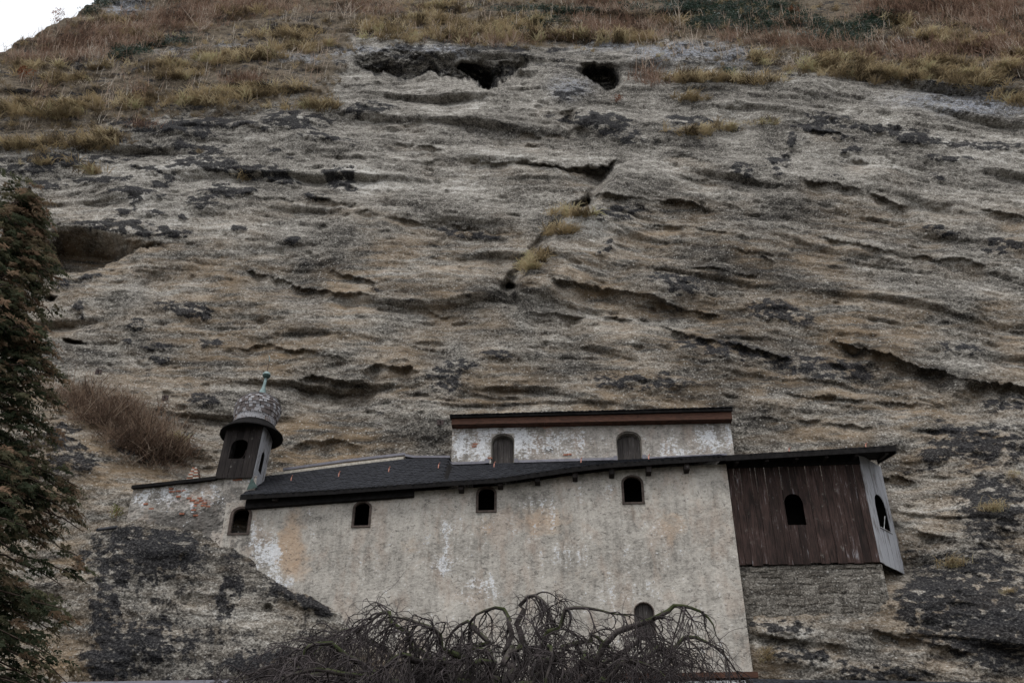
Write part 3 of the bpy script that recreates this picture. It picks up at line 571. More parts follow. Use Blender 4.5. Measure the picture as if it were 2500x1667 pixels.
def window(parent, pl, win, d, fr=0.12, deep=1.3, sill=True, mat='frame', name='window'):
    """window part: stone surround, sill and the dark room behind"""
    sc, w, zb, h, rise = win
    o = MB().ring(pl, arch(sc, w - 0.012, zb, h - 0.012, rise - 0.012), arch(sc, w + fr, zb - 0.04, h + fr + 0.02, rise + fr), d - 0.035, d + 0.12).build(name, M[mat], parent)
    if sill: MB().box(pl, sc - w - fr, sc + w + fr, d - 0.06, d + 0.2, zb - 0.085, zb - 0.005).build('sill', M['frame'], o)
    room(o, pl, win, d + 0.16, deep); return o
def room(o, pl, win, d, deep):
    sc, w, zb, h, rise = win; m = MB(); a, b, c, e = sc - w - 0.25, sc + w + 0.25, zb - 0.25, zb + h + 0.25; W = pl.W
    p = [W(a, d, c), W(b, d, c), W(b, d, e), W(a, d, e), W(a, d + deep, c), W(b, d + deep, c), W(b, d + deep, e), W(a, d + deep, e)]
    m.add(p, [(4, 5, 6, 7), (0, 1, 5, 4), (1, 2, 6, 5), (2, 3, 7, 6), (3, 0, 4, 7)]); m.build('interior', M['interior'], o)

def planks(parent, pl, s0, s1, zbf, ztf, n, mat, win=None, d=0.0, th=0.03, jit=0.03, name='plank', wob=0.02, dj=0.008):
    """upright boards side by side, each one a mesh, cut where the opening is"""
    cuts = [s0] + sorted(s0 + (s1 - s0) * (i + random.uniform(-0.22, 0.22)) / n for i in range(1, n)) + [s1]; res = []
    for a, b in zip(cuts[:-1], cuts[1:]):
        a += 0.007; b -= 0.007; zb = zbf((a + b) / 2) + random.uniform(-jit, jit); dd = d + random.uniform(-dj, dj); mb = MB(); tl = random.uniform(-1, 1) * 0.004
        xs = [a, b]
        if win is not None:
            sc, w, wz, h, rise = win
            xs = sorted(set([a, b] + [x for x in np.linspace(sc - w, sc + w, 13) if a < x < b]))
        def quad(x0, x1, z0, z1, z2, z3):
            W = pl.W; mb.hexa([W(x0, dd, z0), W(x1, dd, z1), W(x1, dd, z2), W(x0, dd, z3), W(x0, dd + th, z0), W(x1, dd + th, z1), W(x1, dd + th, z2), W(x0, dd + th, z3)])
        mb2 = MB(); inside = win is not None and all(x >= sc - w - 1e-6 and x <= sc + w + 1e-6 for x in xs)
        for x0, x1 in zip(xs[:-1], xs[1:]):
            t0, t1 = ztf(x0), ztf(x1); b0, b1 = zb + tl * (x0 - a), zb + tl * (x1 - a)
            if win is not None and x0 >= sc - w - 1e-6 and x1 <= sc + w + 1e-6:
                quad(x0, x1, b0, b1, wz, wz); keepb = mb
                if inside: mb = mb2
                quad(x0, x1, arch_z(win, x0), arch_z(win, x1), t1, t0); mb = keepb
            else: quad(x0, x1, b0, b1, t1, t0)
        res.append(mb.build(name, M[mat], parent))
        if mb2.v: res.append(mb2.build(name, M[mat], parent))
    return res

def lerp_line(pts):
    xs, ys = zip(*pts); return lambda s: float(np.interp(s, xs, ys))
def line_px(pl, pts, d):
    return sorted(pl.L(x, y, d) for x, y in pts)

def slates(parent, fE, fT, u0, u1, su, rows, name='slate_covering', lift=0.02, tile=0.2):
    """joined rows of real slates on the ruled surface between two curves"""
    s = Soup(); nu = int((u1 - u0) / tile); r = random.Random(3)
    def P(u, v): return fE(u) * (1 - v) + fT(u) * v
    V = []; F = []; T = []
    for j in range(rows):
        for i in range(nu + 1):
            a = u0 + (u1 - u0) * (i + (0.5 if j % 2 else 0)) / nu; b = a + (u1 - u0) / nu * 0.97
            a, b = max(a, u0), min(b, u1)
            if b - a < 0.02: continue
            v0 = j / rows - r.uniform(0, 0.25) / rows; v1_ = min(1.0, (j + 1.12) / rows); m = (a + b) / 2
            p0, p1, p2, p3 = P(a, v0), P(b, v0), P(b, v1_), P(a, v1_); N = np.cross(p1 - p0, p3 - p0); N /= np.linalg.norm(N) + 1e-9
            l = lift * r.uniform(0.7, 1.5); pm = P(m, v0 - 0.25 / rows)
            k = len(V); V += [p0 + N * l, pm + N * l * 1.1, p1 + N * l, p2 + N * 0.004, p3 + N * 0.004, p0 - N * 0.002, pm - N * 0.002, p1 - N * 0.002]
            F += [(k, k + 2, k + 3, k + 4), (k, k + 1, k + 2, k + 2), (k, k + 5, k + 6, k + 1), (k + 1, k + 6, k + 7, k + 2)]
    off = OFF[parent.name]; me = bpy.data.meshes.new(name)
    me.from_pydata([tuple(v - off) for v in V], [], [tuple(dict.fromkeys(f)) for f in F]); me.update(); o = mesh_obj(name, me, M['slate'], parent); OFF[o.name] = off
    o['kind'] = 'stuff'; return o

def hook(parent, P):
    """bent copper snow hook standing on the slates"""
    e, n, k = FAC.e, FAC.n, np.array([0, 0, 1.0]); P = np.asarray(P)
    return MB().tube([P - k * 0.06, P + k * 0.10 - n * 0.01, P + k * 0.20 + n * 0.0 + e * 0.015, P + k * 0.25 - n * 0.05 + e * 0.05, P + k * 0.24 - n * 0.09 + e * 0.07], [0.03, 0.027, 0.025, 0.022, 0.016], 5).build('snow_hook', M['copper'], parent)

# ------------------------------------------------------------------ main hall
hall = thing('rock_chapel', FAC.W(2, 0, 0), 'long plastered chapel wall with four arched windows and black slate roof', 'chapel')
DE = -0.55
EP = [(588, 1209), (810, 1196), (1000, 1182), (1120, 1174), (1224, 1167), (1380, 1144), (1488, 1131), (1640, 1121), (1782, 1113)]
TP = [(640, 1163), (840, 1138), (993, 1119), (1099, 1119), (1100, 1134), (1300, 1129), (1499, 1124), (1640, 1117), (1784, 1109)]
ES = line_px(FAC, EP, DE); s_r = FAC.L(1806, 1390)[0]; s_l = FAC.L(548, 1260)[0]
fEz = lerp_line(ES); uE0, uE1 = ES[0][0], ES[-1][0]
DT = 2.35
TS = [FAC.L(x, y, DT) for x, y in TP]; fTz = lerp_line([TS[0], TS[1], TS[2], TS[3], (TS[3][0] + 0.15, TS[4][1])] + TS[5:])
fE = lambda u: FAC.W(u, DE, fEz(u)); fT = lambda u: FAC.W(u, DT, fTz(u))
wall_top = lambda s: fEz(s) - 0.10
zbot = 0.0
W1 = win_px(FAC, 567, 607, 1241, 1301); W2 = win_px(FAC, 865, 902, 1226, 1283); W3 = win_px(FAC, 1167, 1208, 1190, 1246); W4 = win_px(FAC, 1522, 1567, 1163, 1226); W5 = win_px(FAC, 1550, 1597, 1470, 1552, 0, 0.95)
WM = [(0, 1250, 1400, 600, 250, .15), (2, 1150, 1300, 500, 200, .13), (1, 715, 1300, 34, 80, .62), (1, 740, 1390, 50, 60, .5), (1, 800, 1240, 60, 30, .35), (1, 690, 1350, 26, 60, .5), (1, 1330, 1270, 80, 50, .62), (1, 1000, 1330, 50, 40, .45), (1, 1640, 1290, 50, 60, .6), (1, 1180, 1290, 30, 40, .5), (1, 1420, 1400, 80, 40, .4),
      (0, 655, 1355, 44, 50, .6), (0, 690, 1420, 40, 22, .5), (0, 625, 1300, 20, 50, .4), (0, 610, 1400, 40, 30, .35), (0, 1300, 1225, 36, 22, .42), (0, 1348, 1240, 8, 50, .4), (0, 1326, 1240, 6, 40, .36), (0, 1415, 1205, 8, 40, .38), (0, 1490, 1190, 12, 22, .42), (0, 1745, 1205, 8, 16, .45), (0, 755, 1250, 18, 12, .4), (0, 1085, 1330, 7, 60, .36), (0, 1180, 1290, 6, 50, .36), (0, 1080, 1385, 40, 26, .36), (0, 1180, 1430, 50, 30, .3), (0, 1390, 1360, 60, 30, .3), (0, 1520, 1430, 80, 60, .14), (0, 1640, 1330, 100, 60, .15), (0, 1780, 1600, 30, 20, .3), (0, 1740, 1560, 40, 30, .2), (0, 900, 1400, 80, 60, .1), (0, 1090, 1290, 26, 40, .2),
      (2, 590, 1320, 50, 50, .5), (2, 640, 1330, 40, 30, .35), (2, 570, 1220, 40, 26, .4), (2, 700, 1445, 70, 16, .35), (2, 1000, 1300, 60, 60, .1), (2, 860, 1330, 90, 50, .12), (2, 1790, 1180, 20, 40, .1), (2, 1500, 1180, 200, 20, .1), (2, 620, 1400, 40, 30, .3)]
plaster_wall('wall', FAC, s_l, s_r, 6.0, wall_top, [W1, W2, W3, W4, W5], M['plaster'], hall, WM, 0.0, 0.09, 0.014, thick=2.2)
for w_ in (W1, W2, W3, W4): window(hall, FAC, w_, 0.0, 0.085 if w_ is not W1 else 0.12)
# bricked, brown boarded niche low in the wall
nb_ = MB().ring(FAC, arch(W5[0], W5[1] - 0.01, W5[2], W5[3] - 0.01, W5[4] - 0.01), arch(W5[0], W5[1] + 0.03, W5[2] - 0.02, W5[3] + 0.05, W5[4] + 0.03), -0.012, 0.10).build('niche_frame', M['frame'], hall)
planks(nb_, FAC, W5[0] - W5[1], W5[0] + W5[1], lambda s: W5[2], lambda s: arch_z(W5, s), 4, 'shutter', None, 0.16, 0.03, 0.0)
# roof: deck, slates, eave board, wall plate, rafter tails, flashings, snow hooks
us = np.unique(np.concatenate([np.linspace(uE0, uE1, 60)])); m = MB()
for a, b in zip(us[:-1], us[1:]):
    dn = np.array([0, 0, -0.16]); m.hexa([fE(a) + dn, fE(b) + dn, fE(b), fE(a), fT(a) + dn, fT(b) + dn, fT(b), fT(a)])
roof = m.build('roof', M['tar'], hall)
slates(roof, lambda u: fE(u) + np.array([0, 0, 0.012]), lambda u: fT(u) + np.array([0, 0, 0.012]), uE0, uE1, 0.2, 15)
m = MB()
for a, b in zip(us[:-1], us[1:]):
    za, zb = fEz(a), fEz(b); W = FAC.W
    m.hexa([W(a, DE - 0.05, za - 0.22), W(b, DE - 0.05, zb - 0.22), W(b, DE - 0.05, zb + 0.015), W(a, DE - 0.05, za + 0.015), W(a, DE - 0.004, za - 0.22), W(b, DE - 0.004, zb - 0.22), W(b, DE - 0.004, zb + 0.015), W(a, DE - 0.004, za + 0.015)])
m.build('eave_board', M['tar'], roof)
pa, pb = FAC.L(600, 1228, -0.2), FAC.L(1010, 1204, -0.2)
m = MB(); W = FAC.W
m.hexa([W(pa[0], -0.22, pa[1] - 0.25), W(pb[0], -0.22, pb[1] - 0.12), W(pb[0], -0.22, pb[1] + 0.25), W(pa[0], -0.22, pa[1] + 0.25), W(pa[0], 0.1, pa[1] - 0.25), W(pb[0], 0.1, pb[1] - 0.12), W(pb[0], 0.1, pb[1] + 0.25), W(pa[0], 0.1, pa[1] + 0.25)])
m.build('wall_plate_and_shade', M['tar'], roof)
for x, y in [(672, 1217), (1125, 1190), (1221, 1181), (1312, 1171), (1404, 1161), (1494, 1153), (1584, 1147), (1677, 1141)]:
    s, z = FAC.L(x, y, -0.4); MB().box(FAC, s - 0.11, s + 0.11, -0.46, 0.1, z - 0.10, z + 0.16).build('rafter_tail', M['blackwood'], roof)
def strip(parent, pts, d0, d1, h, name, mat, dz=0.0):
    q = [FAC.L(x, y, d0) for x, y in pts]; m = MB(); W = FAC.W
    for (a, za), (b, zb) in zip(q[:-1], q[1:]):
        za += dz; zb += dz
        m.hexa([W(a, d0, za), W(b, d0, zb), W(b, d0, zb + h), W(a, d0, za + h), W(a, d1, za), W(b, d1, zb), W(b, d1, zb + h), W(a, d1, za + h)])
    return m.build(name, M[mat], parent)
strip(roof, [(664, 1160), (840, 1137), (985, 1120)], 2.28, 3.4, 0.13, 'mortar_fillet', 'mortar')
strip(roof, [(690, 1150), (840, 1129), (988, 1112)], 2.30, 2.42, 0.12, 'flashing', 'zinc', 0.05)
strip(roof, [(988, 1113), (1010, 1117), (1098, 1117)], 2.25, 3.3, 0.12, 'flashing', 'zinc')
strip(roof, [(1096, 1134), (1186, 1131)], 2.05, 2.3, 0.13, 'flashing', 'zinc'); strip(roof, [(1262, 1129), (1500, 1122)], 2.05, 2.3, 0.13, 'flashing', 'zinc'); strip(roof, [(1576, 1120), (1775, 1111)], 2.05, 2.3, 0.10, 'flashing', 'zinc')
for x, y in [(1189, 1130), (1260, 1129), (1503, 1123), (1573, 1120)]:
    s, z = FAC.L(x, y, 2.03); MB().box(FAC, s - 0.09, s + 0.09, 1.98, 2.3, z - 0.02, z + 0.2).build('flashing_corner', M['zinc'], roof)
RU, RV = np.meshgrid(np.linspace(uE0, uE1, 400), np.linspace(0, 1, 50)); RP = np.array([fE(u) * (1 - v) + fT(u) * v for u, v in zip(RU.ravel(), RV.ravel())]); rpx, rpy = proj(RP)
for x, y in [(710, 1174), (826, 1163), (948, 1152), (1069, 1143), (1207, 1141), (1418, 1130), (1584, 1122)]:
    hook(roof, RP[np.argmin((rpx - x) ** 2 + (rpy - y) ** 2)])
# brown ledge at the foot of the wall
s0, z0 = FAC.L(1380, 1650, -0.3); s1, _ = FAC.L(1851, 1650, -0.3); z1 = FAC.L(1800, 1640, -0.3)[1]
MB().box(FAC, s0, s1, -0.36, 0.02, z1 - 0.22, z1).build('base_ledge', M['brownboard'], hall)
MB().box(FAC, s0 - 3, s1 - 0.5, -0.28, 0.0, z1 - 0.42, z1 - 0.30).build('base_board', M['white'], hall)
MB().box(FAC, s0 - 3, s1 - 0.4, -0.20, 0.03, z1 - 0.9, z1 - 0.425).build('base_board', M['tar'], hall)

# ------------------------------------------------------------------ set-back upper storey
up = thing('upper_storey', FAC.W(4, 2.4, 0), 'set-back white flaking storey under a russet fascia, above the slate roof', 'building')
D2 = 2.4
u0, u1 = FAC.L(1103, 1085, D2)[0], FAC.L(1787, 1065, D2)[0]
t0, t1 = FAC.L(1103, 1030, D2)[1], FAC.L(1786, 1016, D2)[1]
ut = lerp_line([(u0, t0), (u1, t1)])
N1 = win_px(FAC, 1199, 1256, 1058, 1140, D2, 0.75); N2 = win_px(FAC, 1505, 1567, 1052, 1130, D2, 0.75)
UMK = [(0, 1440, 1070, 400, 60, .27), (0, 1145, 1100, 60, 46, .5), (0, 1240, 1050, 70, 34, .4), (0, 1290, 1090, 80, 34, .35), (0, 1120, 1060, 20, 50, .3), (0, 1390, 1070, 40, 40, .16), (0, 1740, 1070, 45, 45, .5), (0, 1640, 1105, 70, 14, .38), (0, 1180, 1050, 40, 20, .25), (0, 1780, 1090, 10, 60, .3),
       (2, 1345, 1098, 14, 14, .8), (2, 1690, 1050, 60, 30, .2), (2, 1420, 1040, 100, 20, .2), (3, 1330, 1040, 12, 5, .7), (3, 1160, 1086, 8, 8, .6), (3, 1120, 1045, 16, 5, .6), (3, 1200, 1115, 12, 12, .5)]
plaster_wall('wall', FAC, u0, u1, FAC.L(1103, 1175, D2)[1], ut, [N1, N2], M['plaster_white'], up, UMK, D2, 0.075, 0.02, thick=1.6)
for nw in (N1, N2):
    n_ = MB().ring(FAC, arch(nw[0], nw[1] - 0.05, nw[2], nw[3] - 0.05, nw[4] - 0.05), arch(nw[0], nw[1] + 0.01, nw[2], nw[3] + 0.01, nw[4] + 0.01), D2 + 0.10, D2 + 0.5).build('niche', M['stone'], up)
    planks(n_, FAC, nw[0] - nw[1] + 0.02, nw[0] + nw[1] - 0.02, lambda s: nw[2] - 0.1, lambda s: arch_z(nw, s) + 0.02, 4, 'shutter', None, D2 + 0.40, 0.03, 0.0)
fz0, fz1 = FAC.L(1100, 1036, 1.95)[1], FAC.L(1786, 1022, 1.95)[1]; gz0, gz1 = FAC.L(1100, 1022, 1.95)[1], FAC.L(1786, 1005, 1.95)[1]; fs0, fs1 = FAC.L(1102, 1028, 1.95)[0], FAC.L(1787, 1012, 1.95)[0]
W = FAC.W
cuts = np.linspace(0, 1, 4)
for a, b in zip(cuts[:-1], cuts[1:]):
    L_ = lambda p, q, t: p + (q - p) * t; sa, sb = L_(fs0, fs1, a) + 0.004, L_(fs0, fs1, b) - 0.004; j = random.uniform(-0.008, 0.008)
    MB().hexa([W(sa, 1.95 + j, L_(fz0, fz1, a)), W(sb, 1.95 + j, L_(fz0, fz1, b)), W(sb, 1.95 + j, L_(gz0, gz1, b)), W(sa, 1.95 + j, L_(gz0, gz1, a)), W(sa, 2.7, L_(fz0, fz1, a)), W(sb, 2.7, L_(fz0, fz1, b)), W(sb, 2.7, L_(gz0, gz1, b)), W(sa, 2.7, L_(gz0, gz1, a))]).build('fascia_board', M['brownboard'], up)
hz0, hz1 = FAC.L(1099, 1014, 1.85)[1], FAC.L(1787, 995, 1.85)[1]
k0, k1 = FAC.L(1098, 1018, 1.85)[0], FAC.L(1789, 1000, 1.85)[0]
ur = MB().hexa([W(k0, 1.85, gz0 + 0.005), W(k1, 1.85, gz1 + 0.005), W(k1, 1.85, hz1), W(k0, 1.85, hz0), W(k0, 4.6, gz0 + 0.9), W(k1, 4.6, gz1 + 0.9), W(k1, 4.6, hz1 + 0.9), W(k0, 4.6, hz0 + 0.9)]).build('roof', M['tar'], up)
slates(ur, lambda u: W(u, 1.83, np.interp(u, [k0, k1], [hz0, hz1]) + 0.012), lambda u: W(u, 4.6, np.interp(u, [k0, k1], [hz0, hz1]) + 0.93), k0, k1, 0.2, 12)
for x, y in [(1325, 1041), (1338, 1041.5), (1160, 1084), (1158, 1090), (1196, 1118), (1381, 1110), (1390, 1109), (1122, 1045), (1132, 1044.5)]:
    s, z = FAC.L(x, y, D2); MB().box(FAC, s - 0.11, s + 0.11, D2 - 0.022, D2 + 0.08, z - 0.035, z + 0.035).build('brick', M['brick'], up)

# ------------------------------------------------------------------ timber annex on the right
ann = thing('timber_annex', FAC.W(12, 0.3, 0), 'dark brown plank annex with arched opening under a black eave', 'annex')
DA = 0.3
a0 = s_r - 0.05; a1 = FAC.L(2124, 1250, DA)[0]; za0, za1 = FAC.L(1808, 1379, DA)[1], FAC.L(2150, 1371, DA)[1]
ta = FAC.L(1785, 1112, DA)[1]; tb = FAC.L(2098, 1105, DA)[1]
abot = lerp_line([(a0, za0), (a1, za1)]); atop = lerp_line([(a0, ta), (a1, tb)])
AW = win_px(FAC, 1918, 1963, 1205, 1281, DA, 1.0)
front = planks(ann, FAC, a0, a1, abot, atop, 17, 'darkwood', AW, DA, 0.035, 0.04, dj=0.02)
room(ann, FAC, AW, DA + 0.06, 1.3)
PA = FAC.W(a1, DA, za1); Dv = ray(2208, 1400); tt = (za1 - EYE[2]) / Dv[2]; PB = EYE + Dv * tt
CH = PL((PA[0], PA[1]), PB[0] - PA[0], PB[1] - PA[1]); clen = math.hypot(PB[0] - PA[0], PB[1] - PA[1])
CWt = CH.L(2150, 1211); CWb = CH.L(2168, 1296); cl_, cr_ = CH.L(2141, 1250)[0], CH.L(2165, 1250)[0]
CW = ((cl_ + cr_) / 2, (cr_ - cl_) / 2, CWb[1], CWt[1] - CWb[1], (cr_ - cl_) * 0.6)
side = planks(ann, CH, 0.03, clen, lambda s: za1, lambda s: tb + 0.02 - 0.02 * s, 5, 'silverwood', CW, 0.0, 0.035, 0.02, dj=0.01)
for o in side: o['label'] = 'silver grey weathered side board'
room(ann, CH, CW, 0.06, 1.0)
# frame bar and loose splinter boards of the side opening
MB().box(CH, CW[0] - CW[1] - 0.03, CW[0] + CW[1] + 0.05, -0.04, 0.01, CW[2] - 0.05, CW[2]).build('sill', M['palewood'], ann)
MB().tube([CH.W(CW[0] - 0.06, 0.05, CW[2]), CH.W(CW[0] + CW[1] * 0.7, 0.06, CW[2] + 0.75)], [0.018, 0.016], 5).build('glazing_bar', M['white'], ann)
for sx, zb_, zt_, w_ in [(clen - 0.02, za1 - 0.12, za1 + 2.2, 0.22), (clen + 0.10, za1 + 1.3, za1 + 1.9, 0.16), (clen + 0.06, za1 + 0.9, za1 + 1.5, 0.13)]:
    MB().prism(CH, [(sx, zb_), (sx + w_ * 0.6, zb_ + 0.05), (sx + w_, zb_ + 0.3 * (zt_ - zb_)), (sx + w_ * 0.5, zt_), (sx - 0.1, zt_)], 0.05, 0.08).build('splintered_board', M['palewood'], ann)
# annex roof: soffit deck, eave, slates
r0, r1 = s_r - 0.1, FAC.L(2188, 1100, DE)[0]
q0, q1 = FAC.L(1782, 1113, DE)[1], FAC.L(2188, 1089, DE)[1]
fA = lambda u: FAC.W(u, DE, np.interp(u, [r0, r1], [q0, q1])); fB = lambda u: FAC.W(u, 1.9, np.interp(u, [r0, r1], [q0, q1]) + 0.75)
m = MB(); dn = np.array([0, 0, -0.2]); print('PB', (PB - FAC.O) @ FAC.n, clen); m.hexa([fA(r0) + dn, fA(r1) + dn, fA(r1), fA(r0), fB(r0) + dn, fB(r1) + dn, fB(r1), fB(r0)])
aroof = m.build('roof', M['tar'], ann)
slates(aroof, lambda u: fA(u) + np.array([0, 0, .012]), lambda u: fB(u) + np.array([0, 0, .012]), r0, r1, 0.2, 12)
W = FAC.W
MB().hexa([W(r0, DE - 0.06, q0 - 0.25), W(r1, DE - 0.06, q1 - 0.25), W(r1, DE - 0.06, q1 + 0.02), W(r0, DE - 0.06, q0 + 0.02), W(r0, DE - 0.004, q0 - 0.25), W(r1, DE - 0.004, q1 - 0.25), W(r1, DE - 0.004, q1 + 0.02), W(r0, DE - 0.004, q0 + 0.02)]).build('eave_board', M['tar'], aroof)
for i in range(6):
    s = r0 + 0.5 + (r1 - r0 - 0.9) * i / 5; z = np.interp(s, [r0, r1], [q0, q1])
    MB().hexa([W(s - .07, DE + .05, z - .33), W(s + .07, DE + .05, z - .33), W(s + .07, DE + .05, z - .17), W(s - .07, DE + .05, z - .17), W(s - .07, DA + .2, z - .12), W(s + .07, DA + .2, z - .12), W(s + .07, DA + .2, z + .05), W(s - .07, DA + .2, z + .05)]).build('rafter', M['blackwood'], aroof)
MB().hexa([W(a0, DA - .09, ta - .64), W(a1, DA - .09, tb - .56), W(a1, DA - .09, tb - .22), W(a0, DA - .09, ta - .22), W(a0, DA - .025, ta - .64), W(a1, DA - .025, tb - .56), W(a1, DA - .025, tb - .22), W(a0, DA - .025, ta - .22)]).build('wall_plate_and_shade', M['tar'], aroof)  # plate drawn deeper in black to paint the shade under the eave
MB().hexa([fA(r1 - .06) + np.array([0, 0, -.34]), fA(r1) + np.array([0, 0, -.34]), fA(r1) + np.array([0, 0, -.205]), fA(r1 - .06) + np.array([0, 0, -.205]), fB(r1 - .06) + np.array([0, 0, -.4]), fB(r1) + np.array([0, 0, -.4]), fB(r1) + np.array([0, 0, -.205]), fB(r1 - .06) + np.array([0, 0, -.205])]).build('barge_board', M['tar'], aroof)
for x, y in [(1929, 1100), (2117, 1088)]:
    u = FAC.L(x, y, DE)[0]; hook(aroof, fA(u) * 0.92 + fB(u) * 0.08)
# dressed stone footing under the annex
ft = thing('masonry_footing', FAC.W(12, 0.3, 0), 'rough grey stone block wall carrying the dark timber annex', 'stone wall')
DF = DA + 0.10; zt_ = min(za0, za1) - 0.02; zb_ = FAC.L(1950, 1600, DF)[1]; f0, f1 = s_r + 0.0, FAC.L(2150, 1390, DF)[0]
MB().box(FAC, f0, f1 + 0.1, DF + 0.005, DF + 1.2, 4.0, zt_ - 0.01).build('mortar_core', M['rock'], ft)
core = ft.children[0].data; attr_f(core, 'tone', np.full(len(core.vertices), -.09))
sm = []
for q in range(6):                                    # six block shapes, shared
    r = random.Random(q); b = MB()
    p = [(-.5 + r.uniform(0, .13), 0, -.5 + r.uniform(0, .2)), (.5 - r.uniform(0, .13), 0, -.5 + r.uniform(0, .2)), (.5 - r.uniform(0, .13), 0, .5 - r.uniform(0, .2)), (-.5 + r.uniform(0, .13), 0, .5 - r.uniform(0, .2))]
    c = [(x * .8, -.10 * r.uniform(.4, 1.2), z * .75) for x, _, z in p]
    b.add(c + p + [(x, .5, z) for x, _, z in p], [(0, 1, 2, 3)] + [(i, i + 4, (i + 1) % 4 + 4, (i + 1) % 4) for i in range(4)] + [(i + 4, i + 8, (i + 1) % 4 + 8, (i + 1) % 4 + 4) for i in range(4)])
    me = bpy.data.meshes.new('stone'); me.from_pydata(b.v, [], b.f); me.materials.append(M['rock']); attr_col(me, 'mask', np.array([[r.uniform(0.05, 0.4), 0.15, 0, 0]] * len(b.v))); attr_f(me, 'tone', np.full(len(b.v), r.uniform(-.14, .02))); sm.append(me)
z = zt_
while z > zb_:
    hh = random.uniform(0.22, 0.5); s = f0 - random.uniform(0, .3)
    while s < f1 - 0.05:
        ww = random.uniform(0.25, 0.9); e_ = min(s + ww, f1 + random.uniform(-0.12, 0.06)); 
        if e_ - s < 0.16: break
        a_ = max(s, f0 + 0.0); o = bpy.data.objects.new('stone', random.choice(sm)); link(o, ft)
        Pm = FAC.W((a_ + e_) / 2, DF + random.uniform(-0.03, 0.04), z - hh / 2 + random.uniform(-.07, .05)) - OFF[ft.name]
        o.matrix_basis = Matrix.Translation(Vector(Pm)) @ Matrix.Rotation(-YAW, 4, 'Z') @ Matrix.Rotation(random.uniform(-.12, .12), 4, 'Y') @ Matrix.Diagonal(((e_ - a_) * random.uniform(.9, 1.1), 0.34, hh * random.uniform(.85, 1.12), 1)); s = e_
    z -= hh

# ------------------------------------------------------------------ ruined wall on the left
rw = thing('ruined_wall', FAC.W(-14, 0.1, 0), 'crumbling plaster and brick wall left of the turret, with a black coping', 'wall')
DR = 0.06
w0, w1 = FAC.L(318, 1230, DR)[0], s_l + 0.02
bz0_ = FAC.L(570, 1164, -0.12)[1] + 0.1
rt = lerp_line(sorted([FAC.L(327, 1194, DR), FAC.L(527, 1170, DR), FAC.L(600, 1164, DR)]))
RMK = [(0, 450, 1220, 150, 60, .32), (2, 460, 1240, 160, 60, .34), (3, 440, 1225, 120, 50, .12), (0, 400, 1210, 60, 26, .3), (0, 340, 1220, 24, 30, .3), (0, 520, 1200, 26, 30, .22), (0, 590, 1172, 30, 10, .4), (2, 430, 1275, 90, 22, .55), (2, 500, 1260, 30, 22, .5), (2, 340, 1290, 40, 20, .4), (2, 570, 1200, 40, 24, .6), (2, 480, 1290, 100, 24, .6), (2, 530, 1240, 24, 24, .45), (3, 470, 1218, 40, 16, .3), (3, 410, 1232, 40, 14, .2), (3, 500, 1226, 30, 12, .25), (3, 335, 1240, 14, 26, .3), (1, 400, 1240, 70, 40, .3)]
plaster_wall('wall', FAC, w0, w1, FAC.L(400, 1420, DR)[1], rt, [], M['plaster_white'], rw, RMK, DR, 0.06, 0.06)
plaster_wall('pier', FAC, s_l - 0.3, FAC.L(622, 1200, 0.03)[0], FAC.L(590, 1236, 0.03)[1], lambda s: bz0_, [], M['plaster_white'], rw, RMK, 0.03, 0.07, 0.02)
for x, y, w_ in [(420, 1200, .26), (436, 1199, .22), (449, 1198, .2), (470, 1222, .22), (480, 1228, .24), (492, 1222, .2), (500, 1228, .24), (462, 1216, .22), (508, 1218, .2), (488, 1216, .22), (497, 1234, .24), (476, 1235, .2), (444, 1254, .22), (478, 1258, .22), (418, 1193, .2), (436, 1212, .2), (370, 1242, .22), (356, 1230, .2), (508, 1236, .2), (473, 1245, .22), (575, 1172, .24), (586, 1171, .2), (360, 1298, .2)]:
    s, z = FAC.L(x, y, DR); MB().box(FAC, s - w_ / 2, s + w_ / 2, DR - 0.035 + random.uniform(-.015, .012), DR + 0.08, z - 0.036, z + 0.036).build('brick', M['brick'], rw)
c0, c1 = FAC.L(322, 1190, -0.1), FAC.L(527, 1168, -0.1)
W = FAC.W
for a, b in [(0, 0.52), (0.5, 1.0)]:
    s0_, s1_ = c0[0] + (c1[0] - c0[0]) * a, c0[0] + (c1[0] - c0[0]) * b; z0_, z1_ = c0[1] + (c1[1] - c0[1]) * a, c0[1] + (c1[1] - c0[1]) * b
    k_ = 0.004 if a else 0
    MB().hexa([W(s0_, -.16 - k_, z0_ - .06), W(s1_, -.16 - k_, z1_ - .06), W(s1_, -.16 - k_, z1_ + .09 + k_), W(s0_, -.16 - k_, z0_ + .09 + k_), W(s0_, .9, z0_ + .1), W(s1_, .9, z1_ + .1), W(s1_, .9, z1_ + .25 + k_), W(s0_, .9, z0_ + .25 + k_)]).build('coping_board', M['tar'], rw)
# stub of brick masonry by the brambles
st = thing('brick_stub', FAC.W(FAC.L(470, 1150, 1.2)[0], 1.2, FAC.L(470, 1180, 1.2)[1]), 'small broken stub of whitewashed brickwork behind the turret, by the brambles', 'masonry')
s, z = FAC.L(469, 1172, 1.2)
for r in range(8):
    wd = 0.62 - 0.055 * r; zz = z + r * 0.085
    for c in range(2):
        MB().box(FAC, s - wd / 2 + c * wd / 2 + 0.006, s - wd / 2 + (c + 1) * wd / 2 - 0.006, 1.2 + random.uniform(-.02, .02), 1.6, zz + 0.004, zz + 0.081).build('brick', M['brick'] if (r + c) % 2 else M['mortar'], st)

